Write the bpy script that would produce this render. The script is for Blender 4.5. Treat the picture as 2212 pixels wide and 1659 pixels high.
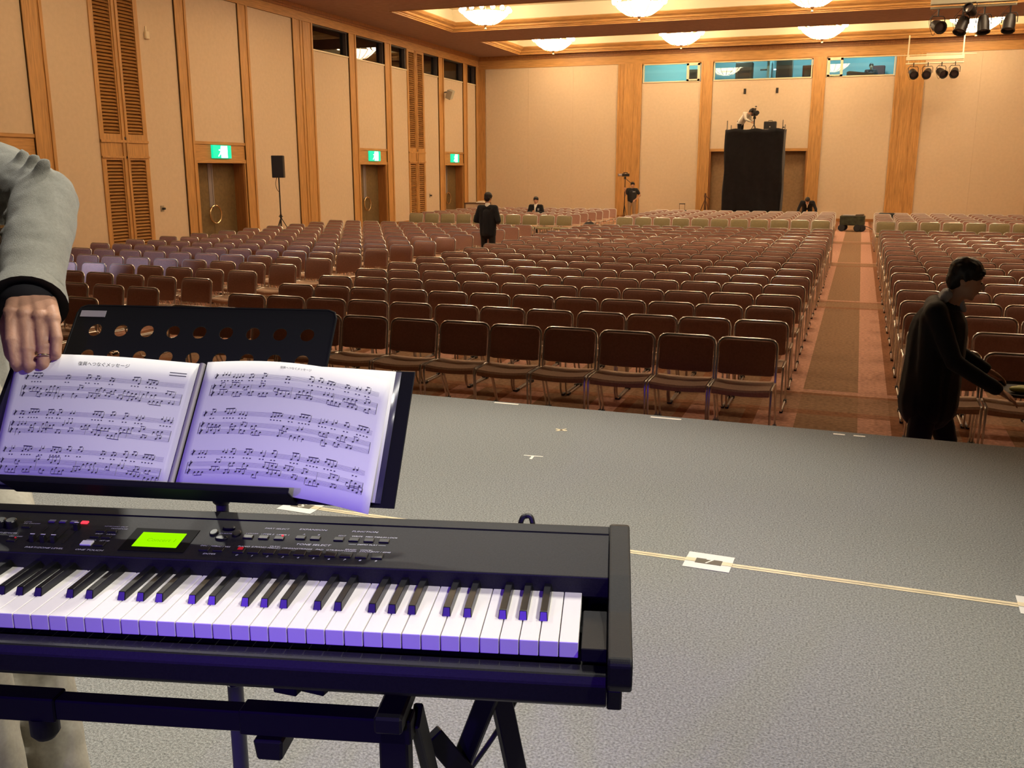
import bpy, bmesh, math, random
import numpy as np
from mathutils import Vector, Matrix, Quaternion
R_ = math.radians
for _o in list(bpy.data.objects): bpy.data.objects.remove(_o)
SC = bpy.context.scene
COL = SC.collection
random.seed(7)

# ------------------------------------------------------------------ camera
CAMZ = 2.2
cam_d = bpy.data.cameras.new('camera'); cam = bpy.data.objects.new('camera', cam_d); COL.objects.link(cam)
cam.location = (0, 0, CAMZ); cam.rotation_euler = (R_(90 - 12.8616), 0, R_(19.9788))
cam_d.sensor_fit = 'HORIZONTAL'; cam_d.sensor_width = 36.0; cam_d.lens = 2030.0 / 2212.0 * 36.0
cam_d.clip_start = 0.05; cam_d.clip_end = 200
SC.camera = cam
# ------------------------------------------------------------------ world, exposure
SC.view_settings.view_transform = 'Standard'; SC.view_settings.look = 'None'
SC.view_settings.exposure = 0.0; SC.view_settings.gamma = 1.0; SC.view_settings.use_curve_mapping = False
W = bpy.data.worlds.new('world'); SC.world = W; W.use_nodes = True
W.node_tree.nodes['Background'].inputs[0].default_value = (0.02, 0.016, 0.014, 1)
W.node_tree.nodes['Background'].inputs[1].default_value = 0.3
CHANDELIER_L = 21.0         # radiance of each hall chandelier
HOUSE = (1.0, 0.74, 0.47)
STAGE_W = 620.0             # each can of the stage bar
KEY_W = 780.0               # the lamp over the piano
BLUE_W = 290.0              # each blue lamp upstage
def spot(name, loc, target, power, color, size, blend=0.6, radius=0.12, parent=None):
    d = bpy.data.lights.new(name, 'SPOT'); d.energy = power; d.color = color
    d.spot_size = R_(size); d.spot_blend = blend; d.shadow_soft_size = radius
    o = bpy.data.objects.new(name, d); COL.objects.link(o); o.location = loc
    o.rotation_euler = (Vector(target) - Vector(loc)).to_track_quat('-Z', 'Y').to_euler()
    return o
def point(name, loc, power, color, radius):
    d = bpy.data.lights.new(name, 'POINT'); d.energy = power; d.color = color; d.shadow_soft_size = radius
    o = bpy.data.objects.new(name, d); COL.objects.link(o); o.location = loc
    return o

# ------------------------------------------------------------------ materials
MATS = {}
def mat(name, col, rough=0.6, metal=0.0, var=0.0, scale=20.0, bump=0.0, bscale=None, emit=None, estr=0.0, spec=0.5, stretch=None, col2=None, sheen=0.0, coat=0.0):
    m = bpy.data.materials.new(name); m.use_nodes = True; MATS[name] = m
    nt = m.node_tree; b = nt.nodes['Principled BSDF']
    b.inputs['Base Color'].default_value = (*col, 1); b.inputs['Roughness'].default_value = rough
    b.inputs['Metallic'].default_value = metal; b.inputs['Specular IOR Level'].default_value = spec
    if sheen: b.inputs['Sheen Weight'].default_value = sheen
    if coat: b.inputs['Coat Weight'].default_value = coat
    if var or bump:
        tc = nt.nodes.new('ShaderNodeTexCoord'); mp = nt.nodes.new('ShaderNodeMapping')
        nt.links.new(tc.outputs['Object'], mp.inputs[0])
        if stretch: mp.inputs['Scale'].default_value = stretch
        n = nt.nodes.new('ShaderNodeTexNoise'); n.inputs['Scale'].default_value = scale; n.inputs['Detail'].default_value = 5
        nt.links.new(mp.outputs[0], n.inputs['Vector'])
        if var:
            r = nt.nodes.new('ShaderNodeValToRGB')
            c2 = col2 or tuple(min(1, c * (1 + var)) for c in col); c1 = tuple(c * (1 - var) for c in col)
            r.color_ramp.elements[0].position = 0.3; r.color_ramp.elements[1].position = 0.7
            r.color_ramp.elements[0].color = (*c1, 1); r.color_ramp.elements[1].color = (*c2, 1)
            nt.links.new(n.outputs['Fac'], r.inputs[0]); nt.links.new(r.outputs[0], b.inputs['Base Color'])
        if bump:
            n2 = n
            if bscale:
                n2 = nt.nodes.new('ShaderNodeTexNoise'); n2.inputs['Scale'].default_value = bscale; n2.inputs['Detail'].default_value = 3
                nt.links.new(mp.outputs[0], n2.inputs['Vector'])
            bp = nt.nodes.new('ShaderNodeBump'); bp.inputs['Strength'].default_value = bump; bp.inputs['Distance'].default_value = 0.01
            nt.links.new(n2.outputs['Fac'], bp.inputs['Height']); nt.links.new(bp.outputs[0], b.inputs['Normal'])
    if emit:
        b.inputs['Emission Color'].default_value = (*emit, 1); b.inputs['Emission Strength'].default_value = estr
        m.cycles.emission_sampling = 'NONE' if estr > 3 else 'AUTO'
    return m
def glass_mat(name, tint=(0.9, 0.95, 0.95), ior=1.5):
    m = bpy.data.materials.new(name); m.use_nodes = True; nt = m.node_tree; nt.nodes.clear(); MATS[name] = m
    out = nt.nodes.new('ShaderNodeOutputMaterial'); mx = nt.nodes.new('ShaderNodeMixShader')
    t = nt.nodes.new('ShaderNodeBsdfTransparent'); t.inputs[0].default_value = (*tint, 1)
    g = nt.nodes.new('ShaderNodeBsdfGlossy'); g.inputs['Roughness'].default_value = 0.02
    fr = nt.nodes.new('ShaderNodeFresnel'); fr.inputs[0].default_value = ior
    nt.links.new(fr.outputs[0], mx.inputs[0]); nt.links.new(t.outputs[0], mx.inputs[1]); nt.links.new(g.outputs[0], mx.inputs[2])
    nt.links.new(mx.outputs[0], out.inputs[0]); return m
mat('fabric', (0.60, 0.47, 0.335), 0.9, var=0.035, scale=9, bump=0.12, bscale=160, spec=0.15)
mat('wood', (0.47, 0.245, 0.080), 0.5, var=0.22, scale=3.5, stretch=(9, 9, 0.6), bump=0.03, spec=0.35)
mat('wood_dark', (0.30, 0.125, 0.035), 0.5, var=0.2, scale=3.5, stretch=(9, 9, 0.6), spec=0.35)
mat('wood_h', (0.47, 0.245, 0.080), 0.5, var=0.22, scale=3.5, stretch=(0.6, 0.6, 9), spec=0.35)
mat('ceiling', (0.34, 0.225, 0.185), 0.95, var=0.08, scale=5, bump=0.3, bscale=90, spec=0.1)
mat('cove_cream', (0.82, 0.74, 0.55), 0.9, spec=0.1)
mat('door', (0.15, 0.098, 0.04), 0.55, var=0.15, scale=12, spec=0.3)
mat('door_recess', (0.30, 0.19, 0.10), 0.7, var=0.12, scale=10, spec=0.2)
mat('door_strip', (0.22, 0.19, 0.19), 0.4, spec=0.4)
mat('brass', (0.80, 0.62, 0.36), 0.22, 1.0)
mat('chrome', (0.70, 0.67, 0.64), 0.32, 1.0)
mat('glide', (0.02, 0.018, 0.018), 0.6)
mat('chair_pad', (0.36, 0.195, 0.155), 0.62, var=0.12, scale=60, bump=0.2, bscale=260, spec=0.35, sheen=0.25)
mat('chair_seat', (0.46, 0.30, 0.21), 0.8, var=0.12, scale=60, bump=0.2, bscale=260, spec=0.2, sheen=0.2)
mat('grey_pad', (0.27, 0.235, 0.135), 0.6, var=0.08, scale=30, spec=0.35)
mat('stage_carpet', (0.275, 0.272, 0.255), 0.95, var=0.42, scale=150, bump=0.7, bscale=300, spec=0.08)
mat('stage_fascia', (0.03, 0.028, 0.03), 0.8)
mat('tape_cream', (0.62, 0.52, 0.34), 0.35, var=0.15, scale=14, spec=0.5)
mat('paper_white', (0.72, 0.69, 0.64), 0.6)
mat('tape_white', (0.86, 0.80, 0.70), 0.5)
mat('dark_print', (0.10, 0.085, 0.06), 0.6)
mat('wood_slat', (0.36, 0.175, 0.052), 0.5, spec=0.3)
mat('black_plastic', (0.007, 0.007, 0.0075), 0.5, var=0.2, scale=300, bump=0.08, bscale=900, spec=0.22)
mat('bezel', (0.004, 0.004, 0.004), 0.6, spec=0.08)
mat('black_key', (0.008, 0.008, 0.009), 0.28, spec=0.35)
mat('panel_plastic', (0.012, 0.0115, 0.013), 0.55, var=0.25, scale=400, bump=0.06, bscale=1200, spec=0.22)
mat('gloss_black', (0.010, 0.010, 0.011), 0.12, spec=0.6)
mat('button', (0.008, 0.008, 0.009), 0.4)
mat('key_white', (0.83, 0.80, 0.75), 0.28, spec=0.5)
mat('print_grey', (0.70, 0.70, 0.72), 0.6)
mat('white_button', (0.75, 0.74, 0.74), 0.4)
mat('grey_button', (0.22, 0.22, 0.23), 0.5)
mat('lcd', (0.01, 0.02, 0.0), 0.9, emit=(0.38, 1.0, 0.0), estr=0.95, spec=0.0)
mat('lcd_text', (0.01, 0.02, 0.0), 0.9, emit=(0.22, 0.68, 0.0), estr=0.95, spec=0.0)
mat('led_red', (0.3, 0.0, 0.0), 0.3, emit=(1.0, 0.03, 0.05), estr=2.2)
mat('led_red_dim', (0.2, 0.0, 0.0), 0.3, emit=(0.6, 0.01, 0.03), estr=0.5)
mat('stand_metal', (0.007, 0.007, 0.008), 0.5, spec=0.2)
mat('pole_grey', (0.05, 0.052, 0.058), 0.4, spec=0.5)
mat('desk_black', (0.009, 0.009, 0.010), 0.55, spec=0.2)
mat('binder', (0.008, 0.008, 0.010), 0.4, spec=0.3)
mat('pocket', (0.06, 0.055, 0.10), 0.2, spec=0.6)
mat('sheet', (0.80, 0.79, 0.78), 0.7, spec=0.2)
mat('ink', (0.045, 0.04, 0.06), 0.7, spec=0.1)
mat('ink_faint', (0.34, 0.33, 0.37), 0.7, spec=0.1)
mat('skin', (0.56, 0.30, 0.19), 0.5, var=0.12, scale=25, bump=0.1, bscale=120, spec=0.35)
mat('skin_far', (0.52, 0.29, 0.19), 0.6)
mat('nail', (0.62, 0.38, 0.30), 0.3)
mat('gold', (0.85, 0.70, 0.45), 0.2, 1.0)
mat('suit_grey', (0.27, 0.26, 0.215), 0.85, var=0.10, scale=220, bump=0.3, bscale=700, spec=0.15, sheen=0.2)
mat('trousers_grey', (0.40, 0.37, 0.30), 0.85, var=0.08, scale=120, spec=0.15)
mat('suit_black', (0.012, 0.012, 0.015), 0.8, spec=0.2, sheen=0.1)
mat('shirt_dark', (0.010, 0.010, 0.013), 0.8)
mat('shirt_white', (0.74, 0.70, 0.62), 0.8)
mat('shirt_grey', (0.32, 0.34, 0.40), 0.8)
mat('khaki', (0.30, 0.20, 0.12), 0.8)
mat('hair', (0.009, 0.007, 0.007), 0.5, spec=0.4)
mat('eye', (0.01, 0.01, 0.01), 0.3)
mat('crest', (0.30, 0.32, 0.36), 0.6)
mat('black_cloth', (0.010, 0.009, 0.011), 0.9, var=0.2, scale=6, bump=0.3, bscale=14, spec=0.1, sheen=0.15)
mat('pipe_grey', (0.22, 0.20, 0.17), 0.5, 0.3)
mat('bar_cream', (0.62, 0.54, 0.38), 0.5)
mat('bar_pale', (0.40, 0.39, 0.31), 0.6)
mat('lamp_black', (0.016, 0.013, 0.013), 0.45, spec=0.4)
mat('lens', (0.05, 0.04, 0.05), 0.1, spec=0.7)
mat('speaker_black', (0.012, 0.012, 0.013), 0.6)
mat('cart_green', (0.028, 0.032, 0.018), 0.8, var=0.5, scale=9)
mat('tyre', (0.010, 0.010, 0.014), 0.6)
mat('table_brown', (0.10, 0.045, 0.02), 0.5)
mat('globe', (0.9, 0.8, 0.6), 0.4, emit=(1.0, 0.86, 0.60), estr=30.0)
mat('crystal', (0.9, 0.85, 0.7), 0.3, emit=HOUSE, estr=CHANDELIER_L); MATS['crystal'].cycles.emission_sampling = 'FRONT_BACK'
mat('exit_green', (0.0, 0.3, 0.2), 0.4, emit=(0.0, 0.80, 0.42), estr=1.0)
mat('exit_white', (0.8, 0.9, 0.9), 0.4, emit=(0.80, 1.0, 0.95), estr=2.6)
mat('frame_cream', (0.72, 0.62, 0.42), 0.5)
mat('frame_dark', (0.05, 0.035, 0.03), 0.4)
mat('room_teal', (0.30, 0.44, 0.46), 0.8)
mat('room_dark', (0.045, 0.034, 0.028), 0.9)
mat('rack_brown', (0.10, 0.07, 0.05), 0.7)
mat('rack_red', (0.10, 0.03, 0.03), 0.7)
mat('lit_panel', (0.5, 0.6, 0.7), 0.4, emit=(0.75, 0.92, 1.0), estr=5.0)
mat('plate_metal', (0.35, 0.30, 0.22), 0.4, 0.4)
mat('cable', (0.012, 0.012, 0.012), 0.5)
mat('tag_grey', (0.34, 0.31, 0.33), 0.5)
mat('lime', (0.45, 0.48, 0.08), 0.5)
mat('curtain', (0.05, 0.035, 0.035), 0.95, var=0.2, scale=3)
mat('bag_black', (0.012, 0.011, 0.014), 0.7)
glass_mat('glass'); glass_mat('glass_dark', (0.55, 0.55, 0.55), 1.65)

def carpet_material():
    m = bpy.data.materials.new('hall_carpet'); m.use_nodes = True; MATS['hall_carpet'] = m
    nt = m.node_tree; L = nt.links; b = nt.nodes['Principled BSDF']
    b.inputs['Roughness'].default_value = 0.95; b.inputs['Specular IOR Level'].default_value = 0.1
    tc = nt.nodes.new('ShaderNodeTexCoord'); sp = nt.nodes.new('ShaderNodeSeparateXYZ'); L.new(tc.outputs['Object'], sp.inputs[0])
    def math_(op, a, bb=None):
        n = nt.nodes.new('ShaderNodeMath'); n.operation = op
        for i, v in enumerate((a, bb)):
            if v is None: continue
            if isinstance(v, (int, float)): n.inputs[i].default_value = v
            else: L.new(v, n.inputs[i])
        return n.outputs[0]
    def ramp(v, stops):
        r = nt.nodes.new('ShaderNodeValToRGB'); r.color_ramp.interpolation = 'CONSTANT'
        e = r.color_ramp.elements
        while len(e) < len(stops): e.new(0.5)
        for k, (p, c) in enumerate(stops): e[k].position = p; e[k].color = (*c, 1)
        L.new(v, r.inputs[0]); return r.outputs[0]
    tan, pink, brown = (0.275, 0.165, 0.100), (0.50, 0.275, 0.205), (0.26, 0.115, 0.06)
    px = math_('FRACT', math_('DIVIDE', math_('ADD', sp.outputs[0], 99.97), 2.42))   # plaid, 2.42 m across, starts at x=-0.75
    cx = ramp(px, [(0, pink), (0.142, tan), (0.361, pink), (0.473, brown), (0.52, tan), (0.70, brown), (0.74, pink), (0.86, tan), (0.95, brown)])
    py = math_('FRACT', math_('DIVIDE', math_('SUBTRACT', sp.outputs[1], 1.62), 7.2))
    band = ramp(py, [(0, (0, 0, 0)), (0.0, (0, 0, 0)), (0.995, (1, 1, 1))])
    by = ramp(py, [(0, brown), (0.022, tan), (0.075, tan), (0.11, brown), (0.125, pink), (0.145, tan)])
    isb = math_('LESS_THAN', py, 0.145)
    mx = nt.nodes.new('ShaderNodeMix'); mx.data_type = 'RGBA'
    L.new(isb, mx.inputs[0]); L.new(cx, mx.inputs[6]); L.new(by, mx.inputs[7])
    mx2 = nt.nodes.new('ShaderNodeMix'); mx2.data_type = 'RGBA'; mx2.blend_type = 'MIX'; mx2.inputs[0].default_value = 0.22
    L.new(mx.outputs[2], mx2.inputs[6]); L.new(cx, mx2.inputs[7])
    n = nt.nodes.new('ShaderNodeTexNoise'); n.inputs['Scale'].default_value = 26; n.inputs['Detail'].default_value = 6
    L.new(tc.outputs['Object'], n.inputs['Vector'])
    r2 = nt.nodes.new('ShaderNodeValToRGB'); r2.color_ramp.elements[0].color = (0.72, 0.72, 0.72, 1); r2.color_ramp.elements[1].color = (1.2, 1.2, 1.2, 1)
    r2.color_ramp.elements[0].position = 0.3; r2.color_ramp.elements[1].position = 0.7
    L.new(n.outputs['Fac'], r2.inputs[0])
    mu = nt.nodes.new('ShaderNodeMix'); mu.data_type = 'RGBA'; mu.blend_type = 'MULTIPLY'; mu.inputs[0].default_value = 1.0
    L.new(mx2.outputs[2], mu.inputs[6]); L.new(r2.outputs[0], mu.inputs[7]); L.new(mu.outputs[2], b.inputs['Base Color'])
    n2 = nt.nodes.new('ShaderNodeTexNoise'); n2.inputs['Scale'].default_value = 220; L.new(tc.outputs['Object'], n2.inputs['Vector'])
    bp = nt.nodes.new('ShaderNodeBump'); bp.inputs['Strength'].default_value = 0.5; bp.inputs['Distance'].default_value = 0.01
    L.new(n2.outputs['Fac'], bp.inputs['Height']); L.new(bp.outputs[0], b.inputs['Normal'])
carpet_material()

# ------------------------------------------------------------------ mesh helpers
def link(o, parent=None, **props):
    COL.objects.link(o)
    if parent is not None: o.parent = parent
    for k, v in props.items(): o[k] = v
    return o
def root(name, loc, rotz=0.0, label=None, cat=None, group=None, kind=None):
    o = bpy.data.objects.new(name, None); COL.objects.link(o); o.location = loc; o.rotation_euler = (0, 0, rotz)
    o.empty_display_size = 0.1
    tag(o, label, cat, group, kind); return o
def tag(o, label=None, cat=None, group=None, kind=None):
    if label: o['label'] = label
    if cat: o['category'] = cat
    if group: o['group'] = group
    if kind: o['kind'] = kind
    return o
class MB:
    def __init__(s): s.v = []; s.f = []; s.m = []
    def add(s, vs, fs, mi=0):
        o = len(s.v); s.v.extend([tuple(map(float, p)) for p in vs]); s.f.extend([tuple(i + o for i in f) for f in fs]); s.m.extend([mi] * len(fs)); return s
    def box(s, x0, x1, y0, y1, z0, z1, mi=0):
        v = [(x0, y0, z0), (x1, y0, z0), (x1, y1, z0), (x0, y1, z0), (x0, y0, z1), (x1, y0, z1), (x1, y1, z1), (x0, y1, z1)]
        return s.add(v, [(0, 3, 2, 1), (4, 5, 6, 7), (0, 1, 5, 4), (1, 2, 6, 5), (2, 3, 7, 6), (3, 0, 4, 7)], mi)
    def obox(s, c, ax, ay, az, mi=0):   # centre and three half-axis vectors
        c, ax, ay, az = map(Vector, (c, ax, ay, az)); v = []
        for k in (-1, 1):
            for (i, j) in ((-1, -1), (1, -1), (1, 1), (-1, 1)): v.append(c + ax * i + ay * j + az * k)
        return s.add(v, [(0, 3, 2, 1), (4, 5, 6, 7), (0, 1, 5, 4), (1, 2, 6, 5), (2, 3, 7, 6), (3, 0, 4, 7)], mi)
    def bar(s, p0, p1, w, h, mi=0, up=(0, 0, 1)):
        p0, p1 = Vector(p0), Vector(p1); d = (p1 - p0); l = d.length; d.normalize()
        side = d.cross(Vector(up)); side = side.normalized() if side.length > 1e-4 else d.cross(Vector((0, 1, 0))).normalized()
        u = side.cross(d); return s.obox((p0 + p1) / 2, side * w / 2, u * h / 2, d * l / 2, mi)
    def tube(s, path, r, n=8, mi=0, closed=False, caps=True):
        P = [Vector(p) for p in path]; N = len(P); rr = r if isinstance(r, (list, tuple)) else [r] * N
        T = []
        for i in range(N):
            a = P[i - 1] if (i > 0 or closed) else P[i]; b = P[(i + 1) % N] if (i < N - 1 or closed) else P[i]
            T.append((b - a).normalized())
        ref = Vector((0, 0, 1)) if abs(T[0].z) < 0.9 else Vector((1, 0, 0))
        nrm = T[0].cross(ref).normalized(); vs = []
        for i in range(N):
            if i: nrm = (T[i - 1].rotation_difference(T[i]) @ nrm).normalized()
            bn = T[i].cross(nrm)
            for k in range(n):
                a = 2 * math.pi * k / n; vs.append(P[i] + (nrm * math.cos(a) + bn * math.sin(a)) * rr[i])
        fs = []
        for i in range(N if closed else N - 1):
            j = (i + 1) % N
            for k in range(n): fs.append((i * n + k, i * n + (k + 1) % n, j * n + (k + 1) % n, j * n + k))
        if caps and not closed: fs += [tuple(range(n - 1, -1, -1)), tuple((N - 1) * n + k for k in range(n))]
        return s.add(vs, fs, mi)
    def lathe(s, prof, n=16, c=(0, 0, 0), axis='z', mi=0):   # prof: (r, h)
        vs = []
        for (r, h) in prof:
            for k in range(n):
                a = 2 * math.pi * k / n; x, y = r * math.cos(a), r * math.sin(a)
                vs.append({'z': (c[0] + x, c[1] + y, c[2] + h), 'y': (c[0] + x, c[1] + h, c[2] + y), 'x': (c[0] + h, c[1] + x, c[2] + y)}[axis])
        fs = []
        for i in range(len(prof) - 1):
            for k in range(n): fs.append((i * n + k, i * n + (k + 1) % n, (i + 1) * n + (k + 1) % n, (i + 1) * n + k))
        fs += [tuple(range(n - 1, -1, -1)), tuple((len(prof) - 1) * n + k for k in range(n))]
        return s.add(vs, fs, mi)
    def prism(s, poly, d0, d1, axis='y', mi=0):   # poly 2-D, extruded along axis
        n = len(poly); vs = []
        for d in (d0, d1):
            for (a, b) in poly: vs.append({'y': (a, d, b), 'x': (d, a, b), 'z': (a, b, d)}[axis])
        fs = [tuple(range(n - 1, -1, -1)), tuple(range(n, 2 * n))] + [(i, (i + 1) % n, n + (i + 1) % n, n + i) for i in range(n)]
        return s.add(vs, fs, mi)
    def ell(s, c, r, rot=None, n=14, mi=0):
        c = Vector(c); vs = []; h = n // 2
        for i in range(1, h):
            t = math.pi * i / h
            for k in range(n):
                a = 2 * math.pi * k / n; p = Vector((r[0] * math.sin(t) * math.cos(a), r[1] * math.sin(t) * math.sin(a), r[2] * math.cos(t)))
                vs.append(c + (rot @ p if rot else p))
        top = Vector((0, 0, r[2])); vs += [c + (rot @ top if rot else top), c - (rot @ top if rot else top)]
        T, B = len(vs) - 2, len(vs) - 1; fs = []
        for i in range(h - 2):
            for k in range(n): fs.append((i * n + k, (i + 1) * n + k, (i + 1) * n + (k + 1) % n, i * n + (k + 1) % n))
        for k in range(n): fs += [(T, k, (k + 1) % n), (B, (h - 2) * n + (k + 1) % n, (h - 2) * n + k)]
        return s.add(vs, fs, mi)
    def cap(s, p0, p1, r0, r1=None, n=12, mi=0):   # tapered capsule
        r1 = r0 if r1 is None else r1; p0, p1 = Vector(p0), Vector(p1); d = p1 - p0
        l = d.length; d = d.normalized() if l > 1e-6 else Vector((0, 0, 1))
        path, rad = [], []
        for t in (1.0, 0.92, 0.71, 0.38): path.append(p0 - d * r0 * t); rad.append(max(1e-4, r0 * math.sqrt(max(0, 1 - t * t))))
        path.append(p0); rad.append(r0); path.append(p1); rad.append(r1)
        for t in (0.38, 0.71, 0.92, 1.0): path.append(p1 + d * r1 * t); rad.append(max(1e-4, r1 * math.sqrt(max(0, 1 - t * t))))
        return s.tube(path, rad, n, mi)
    def mesh(s, name, mats, smooth=False, bevel=0.0, seg=1):
        me = bpy.data.meshes.new(name); me.from_pydata(s.v, [], s.f)
        for m in (mats if isinstance(mats, (list, tuple)) else [mats]): me.materials.append(MATS[m])
        me.polygons.foreach_set('material_index', s.m)
        if bevel:
            b = bmesh.new(); b.from_mesh(me); bmesh.ops.bevel(b, geom=list(b.edges), offset=bevel, segments=seg, profile=0.5, affect='EDGES', clamp_overlap=True)
            b.to_mesh(me); b.free()
        if smooth:
            me.polygons.foreach_set('use_smooth', [True] * len(me.polygons))
            if smooth != 'all':
                try: me.set_sharp_from_angle(angle=R_(45))
                except Exception: pass
        me.update(); return me
    def build(s, name, mats, parent=None, smooth=False, bevel=0.0, seg=1, world=False, kind=None):
        if world and parent is not None:
            M = (Matrix.Translation(parent.location) @ Matrix.Rotation(parent.rotation_euler.z, 4, 'Z')).inverted()
            s.v = [tuple(M @ Vector(p)) for p in s.v]
        o = bpy.data.objects.new(name, s.mesh(name, mats, smooth, bevel, seg)); link(o, parent)
        if kind: o['kind'] = kind
        return o
def inst(name, me, parent, loc=(0, 0, 0), rot=(0, 0, 0), scale=(1, 1, 1)):
    o = bpy.data.objects.new(name, me); link(o, parent); o.location = loc; o.rotation_euler = rot; o.scale = scale; return o
def arc(c, r, a0, a1, n, plane='xz', off=0.0):
    out = []
    for i in range(n + 1):
        a = R_(a0 + (a1 - a0) * i / n); x, y = c[0] + r * math.cos(a), c[1] + r * math.sin(a)
        out.append({'xz': (x, off, y), 'xy': (x, y, off), 'yz': (off, x, y)}[plane])
    return out
def spline(pts, n=8):
    P = [Vector(p) for p in pts]; out = []
    for i in range(len(P) - 1):
        p0 = P[max(i - 1, 0)]; p1 = P[i]; p2 = P[i + 1]; p3 = P[min(i + 2, len(P) - 1)]
        for k in range(n):
            t = k / n; out.append(0.5 * ((2 * p1) + (-p0 + p2) * t + (2 * p0 - 5 * p1 + 4 * p2 - p3) * t * t + (-p0 + 3 * p1 - 3 * p2 + p3) * t ** 3))
    out.append(P[-1]); return out
def remesh(mb, name, mats, voxel, smooth_it, parent=None, world=False, noise=0.0, nscale=0.1):
    me = mb.mesh(name, mats); o = bpy.data.objects.new(name, me); COL.objects.link(o)
    m = o.modifiers.new('r', 'REMESH'); m.mode = 'VOXEL'; m.voxel_size = voxel; m.use_smooth_shade = True
    if smooth_it: s = o.modifiers.new('s', 'SMOOTH'); s.factor = 0.5; s.iterations = smooth_it
    if noise:
        tx = bpy.data.textures.new(name, 'CLOUDS'); tx.noise_scale = nscale; tx.noise_depth = 2
        d = o.modifiers.new('d', 'DISPLACE'); d.texture = tx; d.strength = noise; d.mid_level = 0.5; d.texture_coords = 'LOCAL'
    dg = bpy.context.evaluated_depsgraph_get(); dg.update()
    me2 = bpy.data.meshes.new_from_object(o.evaluated_get(dg)); me2.name = name
    bpy.data.objects.remove(o); bpy.data.meshes.remove(me)
    me2.materials.clear()
    for k in (mats if isinstance(mats, (list, tuple)) else [mats]): me2.materials.append(MATS[k])
    me2.polygons.foreach_set('use_smooth', [True] * len(me2.polygons)); me2.polygons.foreach_set('material_index', [0] * len(me2.polygons))
    if world and parent is not None:
        me2.transform((Matrix.Translation(parent.location) @ Matrix.Rotation(parent.rotation_euler.z, 4, 'Z')).inverted())
    o = bpy.data.objects.new(name, me2); link(o, parent); return o
def text_faces(txt, size, align='CENTER', shear=0.0, xs=1.0):
    cu = bpy.data.curves.new('t', 'FONT'); cu.body = txt; cu.size = size; cu.align_x = align; cu.align_y = 'CENTER'; cu.resolution_u = 2; cu.shear = shear
    o = bpy.data.objects.new('t', cu); COL.objects.link(o)
    dg = bpy.context.evaluated_depsgraph_get(); dg.update()
    me = bpy.data.meshes.new_from_object(o.evaluated_get(dg))
    v = [(p.co.x * xs, p.co.y) for p in me.vertices]; f = [tuple(p.vertices) for p in me.polygons]
    bpy.data.objects.remove(o); bpy.data.curves.remove(cu); bpy.data.meshes.remove(me)
    return v, f
ORD = ['', 'first', 'second', 'third', 'fourth', 'fifth', 'sixth', 'seventh', 'eighth', 'ninth', 'tenth', 'eleventh', 'twelfth', 'thirteenth', 'fourteenth', 'fifteenth', 'sixteenth', 'seventeenth', 'eighteenth']
# ================================================================== THE HALL
XL, XR, YF, YB, ZC = -17.68, 8.90, 43.81, -4.0, 7.40
XS0, XS1, YS, ZS = -15.0, 8.88, 5.346, 0.78          # stage
floor = MB().box(XL - 0.4, XR + 0.2, YB - 0.2, YF + 0.5, -0.1, 0.0).build('floor', 'hall_carpet'); tag(floor, kind='structure')
stage = MB().box(XS0, XS1, YB, YS, 0.0, ZS - 0.012).build('floor_stage_base', 'stage_fascia'); tag(stage, kind='structure')
sc_ = MB().box(XS0, XS1, YB, YS + 0.006, ZS - 0.012, ZS).build('stage_floor', 'stage_carpet'); tag(sc_, kind='structure')

# ---- ceiling with coves
CX0, CX1 = -15.40, 6.60
COVES = [(5.6, 10.85), (13.8, 19.05), (22.0, 27.25), (30.25, 35.5), (38.45, 43.3)]
ceil = bpy.data.objects.new('ceiling', None); link(ceil); ceil['kind'] = 'structure'
MB().box(XL - 0.4, CX0, YB - 0.2, YF + 0.5, ZC, ZC + 0.15).build('ceiling_strip', 'ceiling', ceil)
MB().box(CX1, XR + 0.2, YB - 0.2, YF + 0.5, ZC, ZC + 0.15).build('ceiling_strip', 'ceiling', ceil)
edges = [YB - 0.2] + [y for c in COVES for y in c] + [YF + 0.5]
for i in range(0, len(edges), 2):
    MB().box(CX0, CX1, edges[i], edges[i + 1], ZC, ZC + 0.15).build('ceiling_strip', 'ceiling', ceil)
MB().box(XL - 0.4, XR + 0.2, YB - 0.2, YF + 0.5, 8.25, 8.35).build('ceiling_slab', 'ceiling', ceil)
for (y0, y1) in COVES:
    cv = MB(); t = 0.06     # cream inner box
    cv.box(CX0, CX1, y0, y0 + t, ZC + .15, 8.2); cv.box(CX0, CX1, y1 - t, y1, ZC + .15, 8.2)
    cv.box(CX0, CX0 + t, y0 + t, y1 - t, ZC + .15, 8.2); cv.box(CX1 - t, CX1, y0 + t, y1 - t, ZC + .15, 8.2)
    cv.box(CX0, CX1, y0, y1, 8.2, 8.24)
    c_o = cv.build('cove', 'cove_cream', ceil)
    prof = [(0.0, -0.02), (0.06, -0.02), (0.06, 0.015), (0.10, 0.03), (0.10, 0.06), (0.15, 0.075), (0.17, 0.11), (0.17, 0.14), (0.28, 0.20), (0.34, 0.27), (0.34, 0.30), (0.30, 0.30), (0.0, 0.16)]
    for side in range(4):    # four moulding lengths with mitred corners
        rings = []
        for (d, h) in prof:
            a, b = {0: ((CX0 + d, y0 + d), (CX1 - d, y0 + d)), 1: ((CX1 - d, y0 + d), (CX1 - d, y1 - d)), 2: ((CX1 - d, y1 - d), (CX0 + d, y1 - d)), 3: ((CX0 + d, y1 - d), (CX0 + d, y0 + d))}[side]
            rings.append(((a[0], a[1], ZC + h), (b[0], b[1], ZC + h)))
        m = MB(); n = len(prof); m.add([r[0] for r in rings] + [r[1] for r in rings], [(i, (i + 1) % n, n + (i + 1) % n, n + i) for i in range(n)])
        m.build('crown_moulding', 'wood_h', ceil)

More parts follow.
